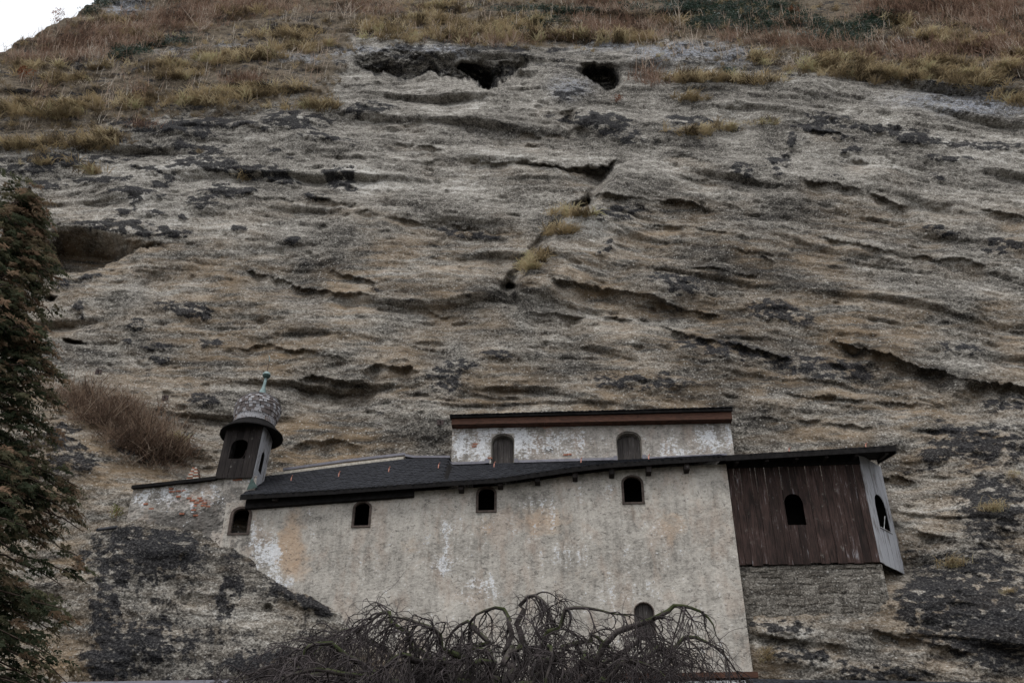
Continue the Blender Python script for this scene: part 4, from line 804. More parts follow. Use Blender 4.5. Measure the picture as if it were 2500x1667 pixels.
# ------------------------------------------------------------------ bell turret
bs0, bz = FAC.L(524, 1167, -0.12); bs1, _ = FAC.L(616, 1163, -0.12); bt = FAC.L(552, 1038, -0.12)[1]
tur = thing('bell_turret', FAC.W((bs0 + bs1) / 2, 0.7, bz), 'small wooden bell turret with shingled drum and copper finial', 'turret')
TF = PL((0, 40), FAC.e[0], FAC.e[1]); TF.sh = FAC.e * 0.062; TF.z0 = bz; DB = -0.12; wd = bs1 - bs0; TWF = win_px(FAC, 558, 598, 1073, 1119, DB, 0.7)
lean = 0.018
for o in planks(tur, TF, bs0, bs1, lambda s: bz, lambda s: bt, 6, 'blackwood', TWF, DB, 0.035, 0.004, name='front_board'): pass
SP = FAC.W(bs1, DB, 0); SID = PL((SP[0], SP[1]), FAC.n[0], FAC.n[1]); SID.sh = TF.sh; SID.z0 = bz   # s runs back from the front corner
dep = 1.5
sw0, sw1 = SID.L(641, 1110)[0], SID.L(659, 1110)[0]; swz = SID.L(650, 1148)[1]; swt = SID.L(652, 1091)[1]
TWS = (0.72, 0.27, bz + (swz - bz if abs(swz - bz) < 1 else 0.55), 1.05, 0.3)
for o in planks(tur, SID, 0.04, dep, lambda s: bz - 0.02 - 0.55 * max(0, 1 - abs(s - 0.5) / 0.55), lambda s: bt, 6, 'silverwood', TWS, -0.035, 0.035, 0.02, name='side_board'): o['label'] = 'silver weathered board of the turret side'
BSP = TF.W(bs0, DB, 0)
m = MB(); m.box(TF, bs0 + 0.002, bs0 + 0.035, DB + 0.04, DB + dep, bz, bt); m.build('side_board', M['palewood'], tur)
MB().box(TF, bs0 + 0.04, bs1 - 0.04, DB + dep - 0.04, DB + dep, bz, bt).build('rear_board', M['blackwood'], tur)
MB().box(TF, bs0 + 0.04, bs1 - 0.04, DB + 0.04, DB + dep - 0.045, bz + 0.05, bz + 0.1).build('floor', M['interior'], tur)
m = MB(); zz = TWF[2]; m.tube([TF.W(TWF[0] + .12, DB + .4, zz - .2), TF.W(TWF[0] + .1, DB + .38, zz + .2), TF.W(TWF[0] + .2, DB + .36, zz + .35), TF.W(TWF[0] + .22, DB + .35, zz + .6)], [.02] * 4, 5); m.build('bell_crank', M['iron'], tur)
for (x0, x1) in [(bs0 - 0.03, bs1 + 0.03)]:
    MB().box(TF, x0, x1, DB - 0.045, DB - 0.004, bt - 0.12, bt - 0.0).build('top_rail', M['tar'], tur)
cx = (bs0 + bs1) / 2; cen = TF.W(cx, DB + dep / 2, bt)
lv = (FAC.e[0] * 0.085, FAC.e[1] * 0.085); cen = cen + FAC.e * 0.1
skirt = MB().lathe(cen, [(0.75, 0.02), (1.38, -0.26), (1.45, -0.25), (1.44, -0.19), (1.15, 0.10), (0.95, 0.33)], 28).build('skirt_roof', M['tar'], tur)
def prof(t):        # t 0..1 up the drum
    return float(np.interp(t, [0, .12, .3, .48, .6, .72, .83, .92, 1.0], [.95, .93, .98, 1.04, 1.02, .93, .72, .45, .22]))
DH = 1.72; zb0 = 0.30
dr_core = MB().lathe(cen, [(prof(t) - 0.03, zb0 + DH * t) for t in np.linspace(0, 1, 12)], 28, lv).build('drum', M['tar'], tur)
shm = []
for q in range(4):
    r = random.Random(40 + q); w_ = 0.5; b = MB(); k = r.uniform(-.08, .08)
    b.add([(-w_, 0, 0 + k), (w_, 0, 0 - k), (w_ * .97, 0.016, 1), (-w_ * .97, 0.016, 1), (-w_, .03, k), (w_, .03, -k), (w_ * .97, .03, 1), (-w_ * .97, .03, 1)], [(0, 1, 2, 3), (0, 4, 5, 1), (0, 3, 7, 4), (1, 5, 6, 2)])
    me = bpy.data.meshes.new('shingle'); me.from_pydata(b.v, [], b.f); me.materials.append(M['shingle']); shm.append(me)
ts = list(np.linspace(0.0, 0.18, 6)) + list(np.linspace(0.22, 0.9, 9)); rest = MB(); camdir = math.atan2(-cen[1], -cen[0])
for ri, t in enumerate(ts):
    big = ri >= 5; rr = prof(t); n = int(2 * math.pi * rr / (0.165 if big else 0.14)); hh = (0.20 if big else 0.09)
    for i in range(n):
        a = 2 * math.pi * (i + 0.5 * (ri % 2) + random.uniform(-.15, .15)) / n; zc = zb0 + DH * t; jit = random.uniform(-0.012, 0.012)
        # hung with the butt edge downward, kicked out a little
        P = np.array([cen[0] + rr * 1.0 * math.cos(a) + lv[0] * zc, cen[1] + rr * math.sin(a) + lv[1] * zc, cen[2] + zc + jit]); out = 0.035 + 0.03 * random.random() * big
        wv = 2 * math.pi * rr / n * 0.95
        Mx = Matrix.Translation(Vector(P - OFF[tur.name]) + Vector((math.cos(a), math.sin(a), 0)) * out) @ Matrix.Rotation(a + math.pi / 2, 4, 'Z') @ Matrix.Rotation(math.atan2(prof(t) - prof(t + .1), .1 * DH) * -1.0 - 0.06, 4, 'X') @ Matrix.Diagonal((wv, 1.0, hh, 1))
        vis = math.cos(a - camdir) > -0.1
        if vis and big:
            o = bpy.data.objects.new('shingle', random.choice(shm)); link(o, tur); o.matrix_basis = Mx
        else:
            src = random.choice(shm); off = OFF[tur.name]
            rest.add([np.array(Mx @ v.co) + off for v in src.vertices], [tuple(p.vertices) for p in src.polygons])
tag(rest.build('shingle_rows', M['shingle'], tur), kind='stuff')
fb = cen + np.array([lv[0] * 1.98, lv[1] * 1.98, zb0 + DH - 0.04])
fin = MB().lathe(fb, [(0.24, 0.0), (0.17, 0.12), (0.12, 0.3), (0.075, 0.5), (0.065, 0.85), (0.06, 0.95)], 14, lv).build('finial', M['verdigris'], tur, True)
bc = fb + np.array([lv[0], lv[1], 1.12])
MB().lathe(bc, [(0.04, -0.19), (0.12, -0.15), (0.175, -0.08), (0.195, -0.01)], 18).build('ball_underside', M['verdigris_dark'], fin, True)
MB().lathe(bc, [(0.195, -0.008), (0.185, 0.07), (0.13, 0.145), (0.05, 0.18), (0.02, 0.185)], 18).build('ball', M['verdigris'], fin, True)
e, n_, kk = FAC.e, FAC.n, np.array([0, 0, 1.0])
MB().tube([bc + kk * .15, bc + kk * .55 + e * .01, bc + kk * .8 + e * .03], [.02, .016, .013], 6).build('spike', M['iron'], fin)
MB().tube([bc + kk * .78 + e * .04, bc + kk * .95 + e * .03, bc + kk * 1.08 - e * .02, bc + kk * 1.15 - e * .07], [.012, .022, .02, .006], 5).build('vane', M['verdigris'], fin)
gp = [TF.W(bs1 + .0, DB - .03, bz - .03), TF.W(bs1 + .34, DB + .0, bz - .48), TF.W(bs1 - .12, DB - .03, bz - .62), TF.W(bs1 - .05, DB - .03, bz - .25)]
MB().add(gp + [p + FAC.n * .03 for p in gp], [(0, 1, 2, 3), (7, 6, 5, 4), (0, 4, 5, 1), (1, 5, 6, 2), (2, 6, 7, 3), (3, 7, 4, 0)]).build('flashing', M['verdigris_dark'], tur)

# ------------------------------------------------------------------ lower lean-to at the foot of the picture
ln = thing('lean_to_house', FAC.W(14, -3, 0), 'low house below the timber annex, only its slate roof edge showing', 'house')
l0, l1 = FAC.L(1822, 1660, -1.4)[0], FAC.L(2620, 1660, -1.4)[0]; lz0, lz1 = FAC.L(1822, 1656, -1.4)[1], FAC.L(2620, 1668, -1.4)[1]
W = FAC.W
lf = lambda u: W(u, -4.4, np.interp(u, [l0, l1], [lz0, lz1]) - 2.2); lb = lambda u: W(u, -1.4, np.interp(u, [l0, l1], [lz0, lz1]))
dn = np.array([0, 0, -.2]); lr = MB().hexa([lf(l0) + dn, lf(l1) + dn, lf(l1), lf(l0), lb(l0) + dn, lb(l1) + dn, lb(l1), lb(l0)]).build('roof', M['tar'], ln)
slates(lr, lf, lb, l0, l1, 0.2, 14)
MB().box(FAC, l0 + .2, l1 - .2, -4.1, -1.42, 0, lz1 - 2.45).build('wall', M['stone'], ln)
l2 = thing('metal_roof_house', FAC.W(-12, -3, 0), 'low house under the dark rock, only its grey metal roof edge showing', 'house')
l0, l1 = FAC.L(150, 1662, -1.8)[0], FAC.L(560, 1660, -1.8)[0]; lz = FAC.L(350, 1661, -1.8)[1]
MB().hexa([W(l0, -4.6, lz - 1.6), W(l1, -4.6, lz - 1.6), W(l1, -4.6, lz - 1.5), W(l0, -4.6, lz - 1.5), W(l0, -1.8, lz - .1), W(l1, -1.8, lz - .1), W(l1, -1.8, lz), W(l0, -1.8, lz)]).build('roof', M['zinc'], l2)
MB().box(FAC, l0 + .2, l1 - .2, -4.3, -1.85, 0, lz - 1.65).build('wall', M['stone'], l2)
for x in (286, 459):
    s = FAC.L(x, 1660, -1.8)[0]; MB().prism(FAC, [(s - .09, lz - .02), (s + .09, lz - .02), (s, lz + .11)], -1.95, -1.92).build('snow_bracket', M['iron'], l2)

# ------------------------------------------------------------------ pipe and rock anchors
s, z = FAC.L(296, 1286, 0.0)
pp = MB(); p0 = FAC.hit(np.array(302.0), np.array(1284.0), 0.15); p1 = FAC.hit(np.array(238.0), np.array(1293.0), -0.5)
pp.tube([p0, (p0 + p1) / 2, p1, p1 * 0.999], [.075, .075, .075, .07], 12); o = pp.build('drain_pipe', M['pipe'])
tag(o, 'black drain pipe sticking out of the rock beside the ruined wall', 'pipe')
for (x, y), lab in [((93, 540), 'dark iron rock anchor high on the cliff beside the brown conifer'), ((240, 911), 'rusty iron rock anchor above the bramble ledge, nearer the conifer'), ((400, 974), 'rusty iron rock anchor on the cliff just left of the bell turret'), ((1076, 1036), 'grey iron anchor plate on the rock at the left end of the russet fascia')]:
    P = surf(x, y)[0] - FAC.n * 0.16; t = thing('rock_anchor', P, lab, 'anchor', 'iron anchors bolted into the cliff')
    pl = PL((P[0], P[1]), FAC.e[0], FAC.e[1]); MB().box(pl, -.17, .17, -.02, .02, P[2] - .13, P[2] + .13).build('plate', M['iron'], t)
    MB().tube([pl.W(0, .3, P[2]), pl.W(0, -.06, P[2]), pl.W(0.0, -.10, P[2] + .03), pl.W(0, -.12, P[2] + .16)], [.035, .035, .03, .02], 6).build('bolt', M['iron'], t)

# ------------------------------------------------------------------ plants on the cliff
def tuft(seed, n=18, L=0.62, spread=0.17, lift=0.62, width=0.020, seg=2, fwd=0.9, droop=1.5):
    r = np.random.default_rng(seed); V = []; F = []
    for i in range(n):
        a = r.normal(-np.pi / 2, 1.1); d = np.array([np.cos(a), np.sin(a), 0]); l = L * r.uniform(0.6, 1.2)
        p = np.array([r.normal(0, spread), r.normal(0, spread * 0.6), r.normal(0, 0.03)]); v = d * fwd * r.uniform(0.4, 1.2) + np.array([0, 0, lift * r.uniform(0.6, 1.2)]); v /= np.linalg.norm(v)
        sd = np.cross(d, [0, 0, 1]); b = len(V)
        for k in range(seg + 1):
            w = width * (1 - 0.8 * k / seg); V += [p - sd * w, p + sd * w]; p = p + v * l / seg; v = v + np.array([0, 0, -droop / seg]); v /= np.linalg.norm(v)
        for k in range(seg): q = b + 2 * k; F.append((q, q + 1, q + 3, q + 2))
    return np.array(V), np.array(F)
def stalks(seed, n=10, L=0.9, spread=0.3, width=0.012, fan=0.25, twigs=0):
    r = np.random.default_rng(seed); V = []; F = []
    def rib(p, q, w):
        b = len(V); m = (p + q) / 2 + r.normal(0, 0.03, 3)
        for a in (r.normal(0, 1, 3) * [1, 1, 0],):
            a = a / np.linalg.norm(a) * 1.35; b = len(V); V.extend([p - a * w, p + a * w, m + a * w * .8, m - a * w * .8, q + a * w * .35, q - a * w * .35]); F.extend([(b, b + 1, b + 2, b + 3), (b + 3, b + 2, b + 4, b + 5)])
    for i in range(n):
        p = np.array([r.normal(0, spread), r.normal(0, spread * .5), -0.05]); d = np.array([r.normal(0, fan), r.normal(-0.1, fan), 1.0]); l = L * r.uniform(.5, 1.2); q = p + d * l; rib(p, q, width)
        for t in range(twigs):
            f = r.uniform(.35, .95); p2 = p + d * l * f; rib(p2, p2 + np.array([r.normal(0, .3), r.normal(-.1, .3), r.uniform(.25, .7)]) * l * .45, width * .6)
    return np.array(V), np.array(F)
def leafball(seed, n=40, R=(0.3, 0.25, 0.2), leaf=0.05):
    r = np.random.default_rng(seed); V = []; F = []
    for i in range(n):
        c = r.normal(0, 1, 3); c = c / np.linalg.norm(c) * r.uniform(.35, 1.05) * np.array(R); a = r.normal(0, 1, 3); a /= np.linalg.norm(a); b = np.cross(a, r.normal(0, 1, 3)); b /= np.linalg.norm(b); s = leaf * r.uniform(.6, 1.3); k = len(V)
        V += [c - a * s, c - b * s * .5, c + a * s, c + b * s * .5]; F.append((k, k + 1, k + 2, k + 3))
    return np.array(V), np.array(F)
def ell(n, cx, cy, rx, ry):
    return cx + rx * 0.62 * rng.standard_normal(n), cy + ry * 0.62 * rng.standard_normal(n)
def scatter(spec, dens):
    X = []; Y = []
    for (cx, cy, rx, ry, *k) in spec:
        f = k[0] if k else 1.0; n = max(2, int(rx * ry * 3.14 * dens * f)); x, y = ell(n, cx, cy, rx, ry); X.append(x); Y.append(y)
    X = np.concatenate(X); Y = np.concatenate(Y); ok = (X > -60) & (X < 2560) & (Y > np.interp(X, SKX, SKY) + 2); return X[ok], Y[ok]
GOLD = [(40,268,60,16),(140,280,60,14),(190,262,60,12),(60,358,75,12),(210,352,60,14),(250,338,40,8),(150,196,60,8),(70,165,60,8),(250,166,34,6),(500,252,80,10),(590,235,80,9),(640,222,90,7),(770,262,44,10),(530,150,60,9),(620,140,70,9),(720,122,66,10),(400,165,60,7),(440,190,50,7),(360,250,50,9),(330,265,40,8),(700,90,60,8),(600,35,60,5),(270,60,60,9,.6),(330,90,60,8,.6),
 (1080,20,50,7),(1010,50,60,9),(950,80,60,9),(1100,95,120,9),(1200,70,80,12),(1290,60,50,12),(1250,95,90,7),(1400,92,60,9),(1350,95,60,8),(1500,95,60,7),(900,70,40,8),(1080,60,60,8),(1550,100,70,8),(1640,60,40,8),
 (1860,145,30,12),(2020,165,60,14),(2100,175,70,16),(2180,190,60,12),(2060,150,50,10),(2270,180,70,14),(2350,190,60,16),(2400,200,40,14),(2440,172,22,10),(2480,150,40,14),(2300,160,60,10),(2480,250,40,7),(2200,60,36,6),(2340,100,90,20,.4),(2250,85,60,14,.4),
 (1660,192,40,6),(1740,195,60,7),(1830,200,60,7),(1700,200,80,5),(1690,246,40,4),(1680,328,46,7),(1760,318,40,5),(1860,302,30,5),(90,400,40,4),(215,425,26,3),(580,440,16,3),(480,375,14,3),(1370,570,36,7),(1410,525,50,5),(1290,655,26,12),(1310,635,24,8),(430,1075,12,8,1)]
HEATH = [(150,110,90,22),(240,90,80,24),(320,80,80,20),(400,60,90,26),(480,40,80,26),(200,140,80,14),(330,110,60,12),(560,25,90,16),(650,20,120,16),(60,150,50,14),(100,225,20,10),(340,230,26,20,.7),(600,200,60,12),(340,312,30,6),
 (1790,92,40,10),(1880,104,60,12),(1970,112,70,12),(2060,125,60,12),(2130,140,40,12),(2230,140,70,14),(2320,125,70,14),(2420,120,70,20),(2240,20,90,26),(2340,30,100,36),(2440,50,70,60),(2160,25,70,20),(1560,75,70,22),(1480,60,70,22),(1440,80,40,12),(1380,100,80,8),(2480,120,30,50),(1500,20,60,14),(1420,12,60,8),(870,25,60,14),(930,30,60,14),(1240,110,60,7),(1150,105,60,6),(1900,60,60,14,.5),(2200,115,60,12),(1590,190,26,10),(1600,205,40,8)]
GREEN = [(1700,20,50,20),(1780,30,70,26),(1870,25,60,24),(1850,60,60,14),(1930,45,40,16),(1990,60,30,12),(1720,55,50,16),(2060,75,60,14),(2130,60,40,18),(2160,45,26,16),(2000,88,40,10),(2080,95,50,10),(1660,15,40,14),(1280,25,70,6),(1370,28,60,7),(1330,55,60,9),(1400,32,40,6),(2240,10,60,10,.5),(2450,90,40,10,.4),(320,128,50,9),(290,140,30,7),(360,115,30,7),(430,105,40,8,.7),(1260,75,18,8),(2070,168,12,9,2),(1770,178,14,5,1.5),(1540,20,60,10,.4),(250,10,24,12),(215,30,18,8),(2480,60,30,20,.5)]
gs = Soup(); X, Y = scatter(GOLD, 0.042); P = surf(X, Y); n = len(P); tv = [tuft(100 + i) for i in range(8)]; wh = rng.integers(0, 8, n); base_t = np.clip(0.5 + 0.5 * perlin(X / 30, Y / 12, 4) + rng.normal(0, 0.22, n), 0, 1)
ok = perlin(X / 22, Y / 8, 19) + rng.normal(0, .15, n) > -0.22; P, base_t, wh, n = P[ok], base_t[ok], wh[ok], int(ok.sum())
for i in range(8):
    k = wh == i; gs.inst(*tv[i], P[k] - FAC.n * 0.05, rng.normal(0, .5, k.sum()), rng.uniform(0.5, 1.6, k.sum()), base_t[k])
X = rng.uniform(-40, 2540, 2300); Y = rng.uniform(0, 1, 2300) * (np.interp(X, VGX, VGY) - 4); pn = fbm(X / 90, Y / 22, 3, .6, 88); ok = (Y > np.interp(X, SKX, SKY) + 4) & (pn > -0.12); X, Y, pn = X[ok], Y[ok], pn[ok]; P = surf(X, Y); wh = rng.integers(0, 8, len(X)); tt_ = np.clip(.22 + .5 * pn + rng.normal(0, .16, len(X)), 0, 1)
for i in range(8):
    k = wh == i; gs.inst(*tv[i], P[k] - FAC.n * 0.05, rng.normal(0, .5, k.sum()), rng.uniform(0.35, 0.9, k.sum()), tt_[k])
tag(gs.build('dry_grass', M['grass']), 'golden dry grass hanging in tufts over the upper cliff ledges', 'grass', kind='stuff')
hs_ = Soup(); X, Y = scatter(HEATH, 0.036); P = surf(X, Y); n = len(P); tv = [stalks(200 + i, 9, 0.75, 0.35, 0.013, 0.35, 1) for i in range(8)]; wh = rng.integers(0, 8, n); bt_ = np.clip(0.38 + 0.35 * perlin(X / 80, Y / 40, 14) + rng.normal(0, 0.2, n), 0, 1)
for i in range(8):
    k = wh == i; hs_.inst(*tv[i], P[k], rng.uniform(0, 6.3, k.sum()), rng.uniform(0.5, 1.3, k.sum()), bt_[k])
# scattered pale dead stalks everywhere on the slope
X = rng.uniform(-40, 2540, 900); Y = rng.uniform(0, 1, 900) ** 0.8 * np.interp(X, VGX, VGY) * 0.85; ok = Y > np.interp(X, SKX, SKY) + 6; X, Y = X[ok], Y[ok]; P = surf(X, Y); tv2 = [stalks(230 + i, 4, 1.1, 0.3, 0.013, 0.15, 1) for i in range(4)]; wh = rng.integers(0, 4, len(X))
for i in range(4):
    k = wh == i; hs_.inst(*tv2[i], P[k], rng.uniform(0, 6.3, k.sum()), rng.uniform(0.5, 1.4, k.sum()), rng.uniform(.6, 1, k.sum()))
tag(hs_.build('dead_stems', M['stem']), 'russet and grey dead stems covering the slope above the cliff', 'brush', kind='stuff')
es = Soup(); X, Y = scatter(GREEN, 0.055); P = surf(X, Y); n = len(P); tv = [leafball(300 + i, 24, (.42, .35, .28), .07) for i in range(6)]; wh = rng.integers(0, 6, n)
for i in range(6):
    k = wh == i; es.inst(*tv[i], P[k] - FAC.n * 0.1 + np.array([0, 0, .1]), rng.uniform(0, 6.3, k.sum()), rng.uniform(0.6, 1.3, k.sum()), np.clip(rng.beta(1.6, 2.6, k.sum()) * 1.1, 0, 1))
tag(es.build('evergreen_cover', M['evergreen']), 'dark evergreen undergrowth with frosted leaves along the top of the slope', 'undergrowth', kind='stuff')

def plant(name, px, py, kind, label, cat, scale=1.0, group=None, seed=0, tint=None, mat=None, d_out=0.08):
    P = surf(px, py)[0] - FAC.n * d_out; t = thing(name, P, label, cat, group); s = Soup(); r = np.random.default_rng(seed + int(px)); one = np.array([P])
    if kind == 'tussock':
        for q in range(4): s.inst(*tuft(seed + q * 7 + int(px), 34, 0.62, 0.2, 0.8, 0.014, 4, .8, 1.9), one + r.normal(0, .09, 3), np.array([r.normal(0, .3)]), np.array([scale]), np.array([.45 + .15 * q if tint is None else tint + .08 * q]))
        s.build('blades', mat or M['grass'], t)
    elif kind == 'bare':
        s.inst(*stalks(seed + int(px), 16, 1.5, 0.3, 0.016, 0.42, 4), one, np.array([r.uniform(0, 6)]), np.array([scale]), np.array([.85 if tint is None else tint])); s.build('stems', mat or M['stem'], t)
    elif kind == 'leafy':
        s.inst(*stalks(seed + int(px), 9, 0.8, 0.25, 0.013, 0.4, 2), one, np.array([0.3]), np.array([scale]), np.array([.25])); s.build('stems', M['stem'], t); s = Soup()
        for q in range(5): s.inst(*leafball(seed + q + int(px), 60, (.42, .36, .34), .055), one + np.array([r.normal(0, .3), r.normal(-.1, .2), r.uniform(.15, .7)]) * scale, np.array([q * 1.0]), np.array([scale]), np.array([.3 + .15 * q]))
        s.build('leaves', mat or M['rust'], t)
    return t
TU = 'dry grass tussocks growing on the bare rock'
for x, y, lab, sc_ in [(2418, 1245, 'golden grass tussock on the black rock right of the annex, upper of two', 1.15), (2330, 1382, 'wide golden grass tussock beside the annex footing, lower of two', 1.2), (1726, 325, 'pale grass tuft on the ledge in the upper middle of the cliff', .9), (1290, 650, 'green gold grass tuft at the low end of the diagonal rock edge', .7), (1345, 575, 'brown grass tuft halfway up the diagonal rock edge', .8), (1405, 525, 'small grass tuft at the upper end of the diagonal rock edge', .7), (1860, 1608, 'thin hanging grass tuft at the lower right corner of the chapel wall', .9), (770, 262, 'lone golden grass tussock left of the long dark overhang', 1.2), (2440, 172, 'rounded golden tussock near the upper right corner', 1.3), (2465, 1160, 'tiny dry grass tuft above the black rock at the right edge', .5), (2455, 1445, 'small dry grass tuft low on the black rock, right edge', .5)]:
    plant('grass_tussock', x, y, 'tussock', lab, 'grass tussock', sc_, TU)
for x, y, lab, sc_ in [(1570, 185, 'grey bare bush beside the small dark cave at the top', 1.2), (1070, 100, 'short pale bare shrub above the long dark overhang', .8), (1935, 168, 'spindly bare shrub left of the golden grass band, upper right', .9), (2145, 130, 'tall bare saplings under the dark evergreen, upper right', 1.3), (2450, 105, 'fanned grey bare shrub near the upper right corner', .9), (265, 190, 'low grey bare shrub on the slope, upper left', .7), (840, 45, 'grey bare thicket at the top edge, left of centre', 1.4), (1660, 70, 'pair of pale bare stems left of the evergreen cover', 1.3), (490, 75, 'pale bare sapling on the russet slope near the top left', 1.2)]:
    plant('bare_shrub', x, y, 'bare', lab, 'shrub', sc_, 'leafless shrubs on the upper slope')
plant('russet_shrub', 62, 200, 'leafy', 'rust red leafy shrub at the left edge of the upper slope', 'shrub', 1.1)
plant('red_shrub', 1505, 252, 'leafy', 'small dark red shrub under the small cave', 'shrub', .75, None, 5, None, M['rust'])
plant('orange_shrub', 1945, 38, 'leafy', 'orange brown leafy shrub among the dark evergreens at the top', 'shrub', .9, None, 9)
plant('skyline_shrub', 140, 56, 'leafy', 'dark leafy shrub standing against the white sky', 'shrub', 1.1, None, 3, None, M['rust'])
plant('skyline_bush', 240, 8, 'leafy', 'green bush on the skyline at the top left corner', 'shrub', 1.0, None, 4, None, M['evergreen'])
plant('green_bush', 2075, 165, 'leafy', 'small bright green bush in the golden grass, upper right', 'shrub', .6, None, 4, None, M['evergreen'])
plant('hanging_plant', 288, 1268, 'leafy', 'yellow green leafy plant hanging beside the black pipe', 'plant', .62, None, 6, None, M['ivy'], .25)
# brown bramble thicket on the ledge left of the turret
bt0 = surf(300, 1060)[0]; br = thing('bramble_thicket', bt0, 'brown dead bramble thicket and pale stalks on the ledge left of the turret', 'thicket')
s = Soup(); X, Y = scatter([(190, 975, 50, 22), (250, 1010, 60, 30), (320, 1050, 60, 34), (380, 1085, 50, 34), (420, 1110, 34, 30)], 0.022); P = surf(X, Y); tv = [stalks(400 + i, 12, .5, .35, .012, .9, 3) for i in range(5)]
for i in range(5): k = np.arange(len(P)) % 5 == i; s.inst(*tv[i], P[k] - FAC.n * .1, rng.uniform(0, 6, k.sum()), rng.uniform(.3, 1.4, k.sum()), rng.uniform(.1, .85, k.sum()))
tv = [leafball(420 + i, 26, (.35, .3, .25), .05) for i in range(4)]
s.build('canes', M['bramble'], br); s = Soup()
for i in range(4): k = np.arange(len(P)) % 4 == i; s.inst(*tv[i], P[k] - FAC.n * .12, rng.uniform(0, 6, k.sum()), rng.uniform(.6, 1.2, k.sum()), rng.uniform(.1, .7, k.sum()))
s.build('dead_leaves', M['bramble'], br); s = Soup()
X = np.concatenate([np.linspace(140, 300, 80), np.linspace(300, 440, 60)]) + rng.normal(0, 4, 140); Y = np.interp(X, [140, 200, 300, 440], [965, 955, 990, 1075]) + rng.normal(5, 8, 140); P = surf(X, Y); tv = [stalks(440 + i, 3, 1.0, .16, .010, .12, 0) for i in range(4)]
for i in range(4): k = np.arange(140) % 4 == i; s.inst(*tv[i], P[k] - FAC.n * .1, rng.uniform(0, 6, k.sum()), rng.uniform(.6, 1.2, k.sum()), rng.uniform(.6, .95, k.sum()))
s.build('pale_stalks', M['bramble'], br)

# ------------------------------------------------------------------ weeping contorted tree in front of the wall
TYD = 10.0
tb_ = np.array([0.05, TYD, 0.0]); wtree = thing('weeping_tree', tb_, 'leafless weeping tree with mossy contorted limbs in front of the chapel wall', 'tree')
def pt(px, py, Yd): D = ray(px, py); return EYE + D * ((Yd - EYE[1]) / D[1])
crown = pt(1240, 1760, TYD)
def wander(p, v, L, n, wig, grav, r):
    P = [np.array(p)]; v = np.array(v, float); v /= np.linalg.norm(v); ax = r.normal(0, 1, 3)
    for i in range(n):
        ax = ax * .6 + r.normal(0, 1, 3); v = v + wig * ax * .5 + np.array([0, 0, -grav]); v /= np.linalg.norm(v); P.append(P[-1] + v * L / n)
    return np.array(P)
r = np.random.default_rng(12)
MB().tube(np.array([tb_, tb_ + [.05, 0, 1.2], tb_ + [-.03, .05, 2.2], crown]), [.3, .24, .21, .2], 12).build('trunk', M['bark'], wtree, True)
LT = [(951, 1478, 10.2), (1290, 1440, 9.9), (1645, 1462, 9.6), (770, 1555, 9.6), (1142, 1500, 10.8), (1440, 1530, 10.6), (860, 1520, 10.9), (1060, 1520, 9.2), (1230, 1470, 10.5), (1380, 1470, 9.2), (1560, 1540, 10.4), (660, 1610, 10.2), (560, 1655, 10.0), (720, 1630, 9.3), (1670, 1540, 10.2), (1340, 1560, 8.8), (980, 1580, 8.8), (1150, 1590, 9.0), (1520, 1600, 9.0), (800, 1620, 8.9)]
CTX = [400, 520, 600, 702, 754, 870, 951, 1078, 1142, 1223, 1260, 1310, 1367, 1425, 1483, 1541, 1599, 1645, 1691, 1743, 1772, 1800, 1900]; CTY = [1700, 1650, 1600, 1556, 1530, 1488, 1462, 1488, 1482, 1452, 1424, 1420, 1442, 1492, 1510, 1510, 1480, 1444, 1464, 1494, 1580, 1650, 1700]
def over(P):
    x, y = proj(P); return bool(np.any(y < np.interp(x, CTX, CTY) - 6 - abs(r.normal(0, 10))))
tw = Soup(); nodes = []
for li, (x, y, Yd) in enumerate(LT):
    e_ = pt(x, y, Yd); y += 16; e_ = pt(x, y, Yd); n = 14; t = np.linspace(0, 1, n)[:, None]; mid = (crown + e_) / 2 + np.array([0, 0, .1 - .25 * (li % 3 == 0)])
    P = (1 - t) ** 2 * crown + 2 * t * (1 - t) * mid + t ** 2 * e_; P[1:-1] += r.normal(0, .05, (n - 2, 3)); dirx = np.sign(e_[0] - crown[0] + 1e-3)
    tail = wander(P[-1], (P[-1] - P[-3]) + np.array([dirx * .3, r.normal(0, .2), -.02]), r.uniform(.4, .8), 7, .35, .34, r); P = np.concatenate([P, tail[1:]])
    rad = .055 * np.linspace(1, 0, len(P)) ** 1.2 + .005; MB().tube(P, rad, 7).build('limb', M['bark'], wtree, True)
    for q in range(5, len(P)): nodes.append((P[q], P[q] - P[q - 1], rad[q]))
for q in range(780):
    p, dv, ra = nodes[r.integers(len(nodes))]; o_ = p - crown; o_[2] = 0; o_ /= np.linalg.norm(o_) + 1e-6
    v = o_ * r.uniform(.4, 1.2) + r.normal(0, .5, 3) + np.array([0, 0, r.uniform(-.4, .16)]); B = wander(p, v, r.uniform(.35, .85), 10, .45, .26, r)
    if over(B): continue
    V, F = tube(B, np.linspace(min(.0105, ra * .8), .0036, len(B)), 3); tw.add(V, F, .2)
    for c in range(9):
        i = r.integers(2, len(B)); v = (B[i] - B[i - 1]) / .1 + r.normal(0, .7, 3) + o_ * .4; Tm = wander(B[i], v, r.uniform(.15, .55), 7, .66, r.uniform(.34, .72), r); 
        if over(Tm) and r.random() < .88: continue
        V, F = tube(Tm, np.linspace(.0040, .0014, len(Tm)), 3); tw.add(V, F, .5)
        if c % 3 == 0:
            Tm = wander(Tm[4], r.normal(0, 1, 3), r.uniform(.15, .4), 6, .8, .2, r); V, F = tube(Tm, np.linspace(.0028, .0012, len(Tm)), 3); tw.add(V, F, .6)
tag(tw.build('twigs', M['twig'], wtree), kind='stuff')

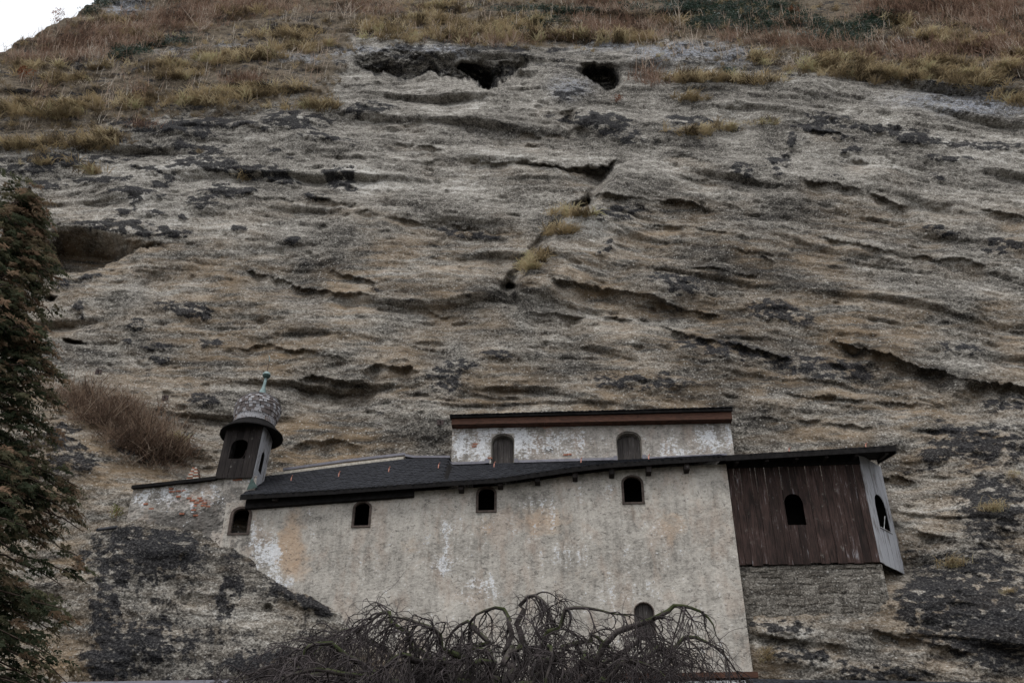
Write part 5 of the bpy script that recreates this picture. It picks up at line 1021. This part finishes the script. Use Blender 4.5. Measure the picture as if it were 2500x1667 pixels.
# ------------------------------------------------------------------ brown conifer at the left edge
cb = np.array([-9.15, 14.0, 0.0]); ct = thing('conifer', cb, 'drooping conifer with browning sprays at the left edge', 'tree')
MB().tube(np.array([cb, cb + [0, 0, 5], cb + [.1, 0, 10], cb + [.1, .1, 14.3]]), [.36, .28, .17, .03], 10).build('trunk', M['trunk'], ct, True)
def spray(seed, L=0.55, n=17):
    r = np.random.default_rng(seed); V = []; F = []; p = np.zeros(3); v = np.array([1, 0, .1])
    for i in range(n):
        p = p + v * L / n; v = v + np.array([0, 0, -.075]); v /= np.linalg.norm(v)
        for s_ in (-1, 1):
            d = v * .5 + np.array([r.normal(0, .3), s_ * r.uniform(.5, 1), r.normal(-.35, .35)]); d /= np.linalg.norm(d); l = L * .24 * (1.15 - i / n) * r.uniform(.7, 1.3); w = np.cross(d, r.normal(0, 1, 3)); w = w / np.linalg.norm(w) * l * .2; k = len(V); V += [p, p + d * l * .5 + w, p + d * l, p + d * l * .5 - w]; F.append((k, k + 1, k + 2, k + 3))
    return np.array(V), np.array(F)
r = np.random.default_rng(31); sp = [spray(500 + i) for i in range(8)]; cs = Soup(); bw = Soup()
zs_ = []; POSN = [[] for _ in range(8)]; YAWN = [[] for _ in range(8)]; SCL = [[] for _ in range(8)]; TIN = [[] for _ in range(8)]
for b in range(330):
    z = 2.0 + 12.0 * r.random() ** 1.0; R = 4.1 * (1 - (z - 2) / 12.6) ** 0.85 * r.uniform(.6, 1.14); a = r.uniform(-1.25, 1.25) if r.random() < .82 else r.uniform(1.25, 5.0)
    d = np.array([math.cos(a), math.sin(a), 0]); P0 = np.array([cb[0], cb[1], z]); n = 9; t = np.linspace(0, 1, n)[:, None]; br_ = P0 + d * R * t + np.array([0, 0, 1]) * (0.12 * R * t - .30 * R * t ** 2.2) + r.normal(0, .03, (n, 3))
    V, F = tube(br_, np.linspace(.035, .008, n), 3); bw.add(V, F, .3)
    for q in range(int(9 + 13 * R / 3)):
        f = r.uniform(.3, 1.0) ** .7; p = br_[min(n - 1, int(f * (n - 1)))] + r.normal(0, .10, 3); i = r.integers(8); POSN[i].append(p); YAWN[i].append(a + r.normal(0, .8)); SCL[i].append(r.uniform(.4, .95))
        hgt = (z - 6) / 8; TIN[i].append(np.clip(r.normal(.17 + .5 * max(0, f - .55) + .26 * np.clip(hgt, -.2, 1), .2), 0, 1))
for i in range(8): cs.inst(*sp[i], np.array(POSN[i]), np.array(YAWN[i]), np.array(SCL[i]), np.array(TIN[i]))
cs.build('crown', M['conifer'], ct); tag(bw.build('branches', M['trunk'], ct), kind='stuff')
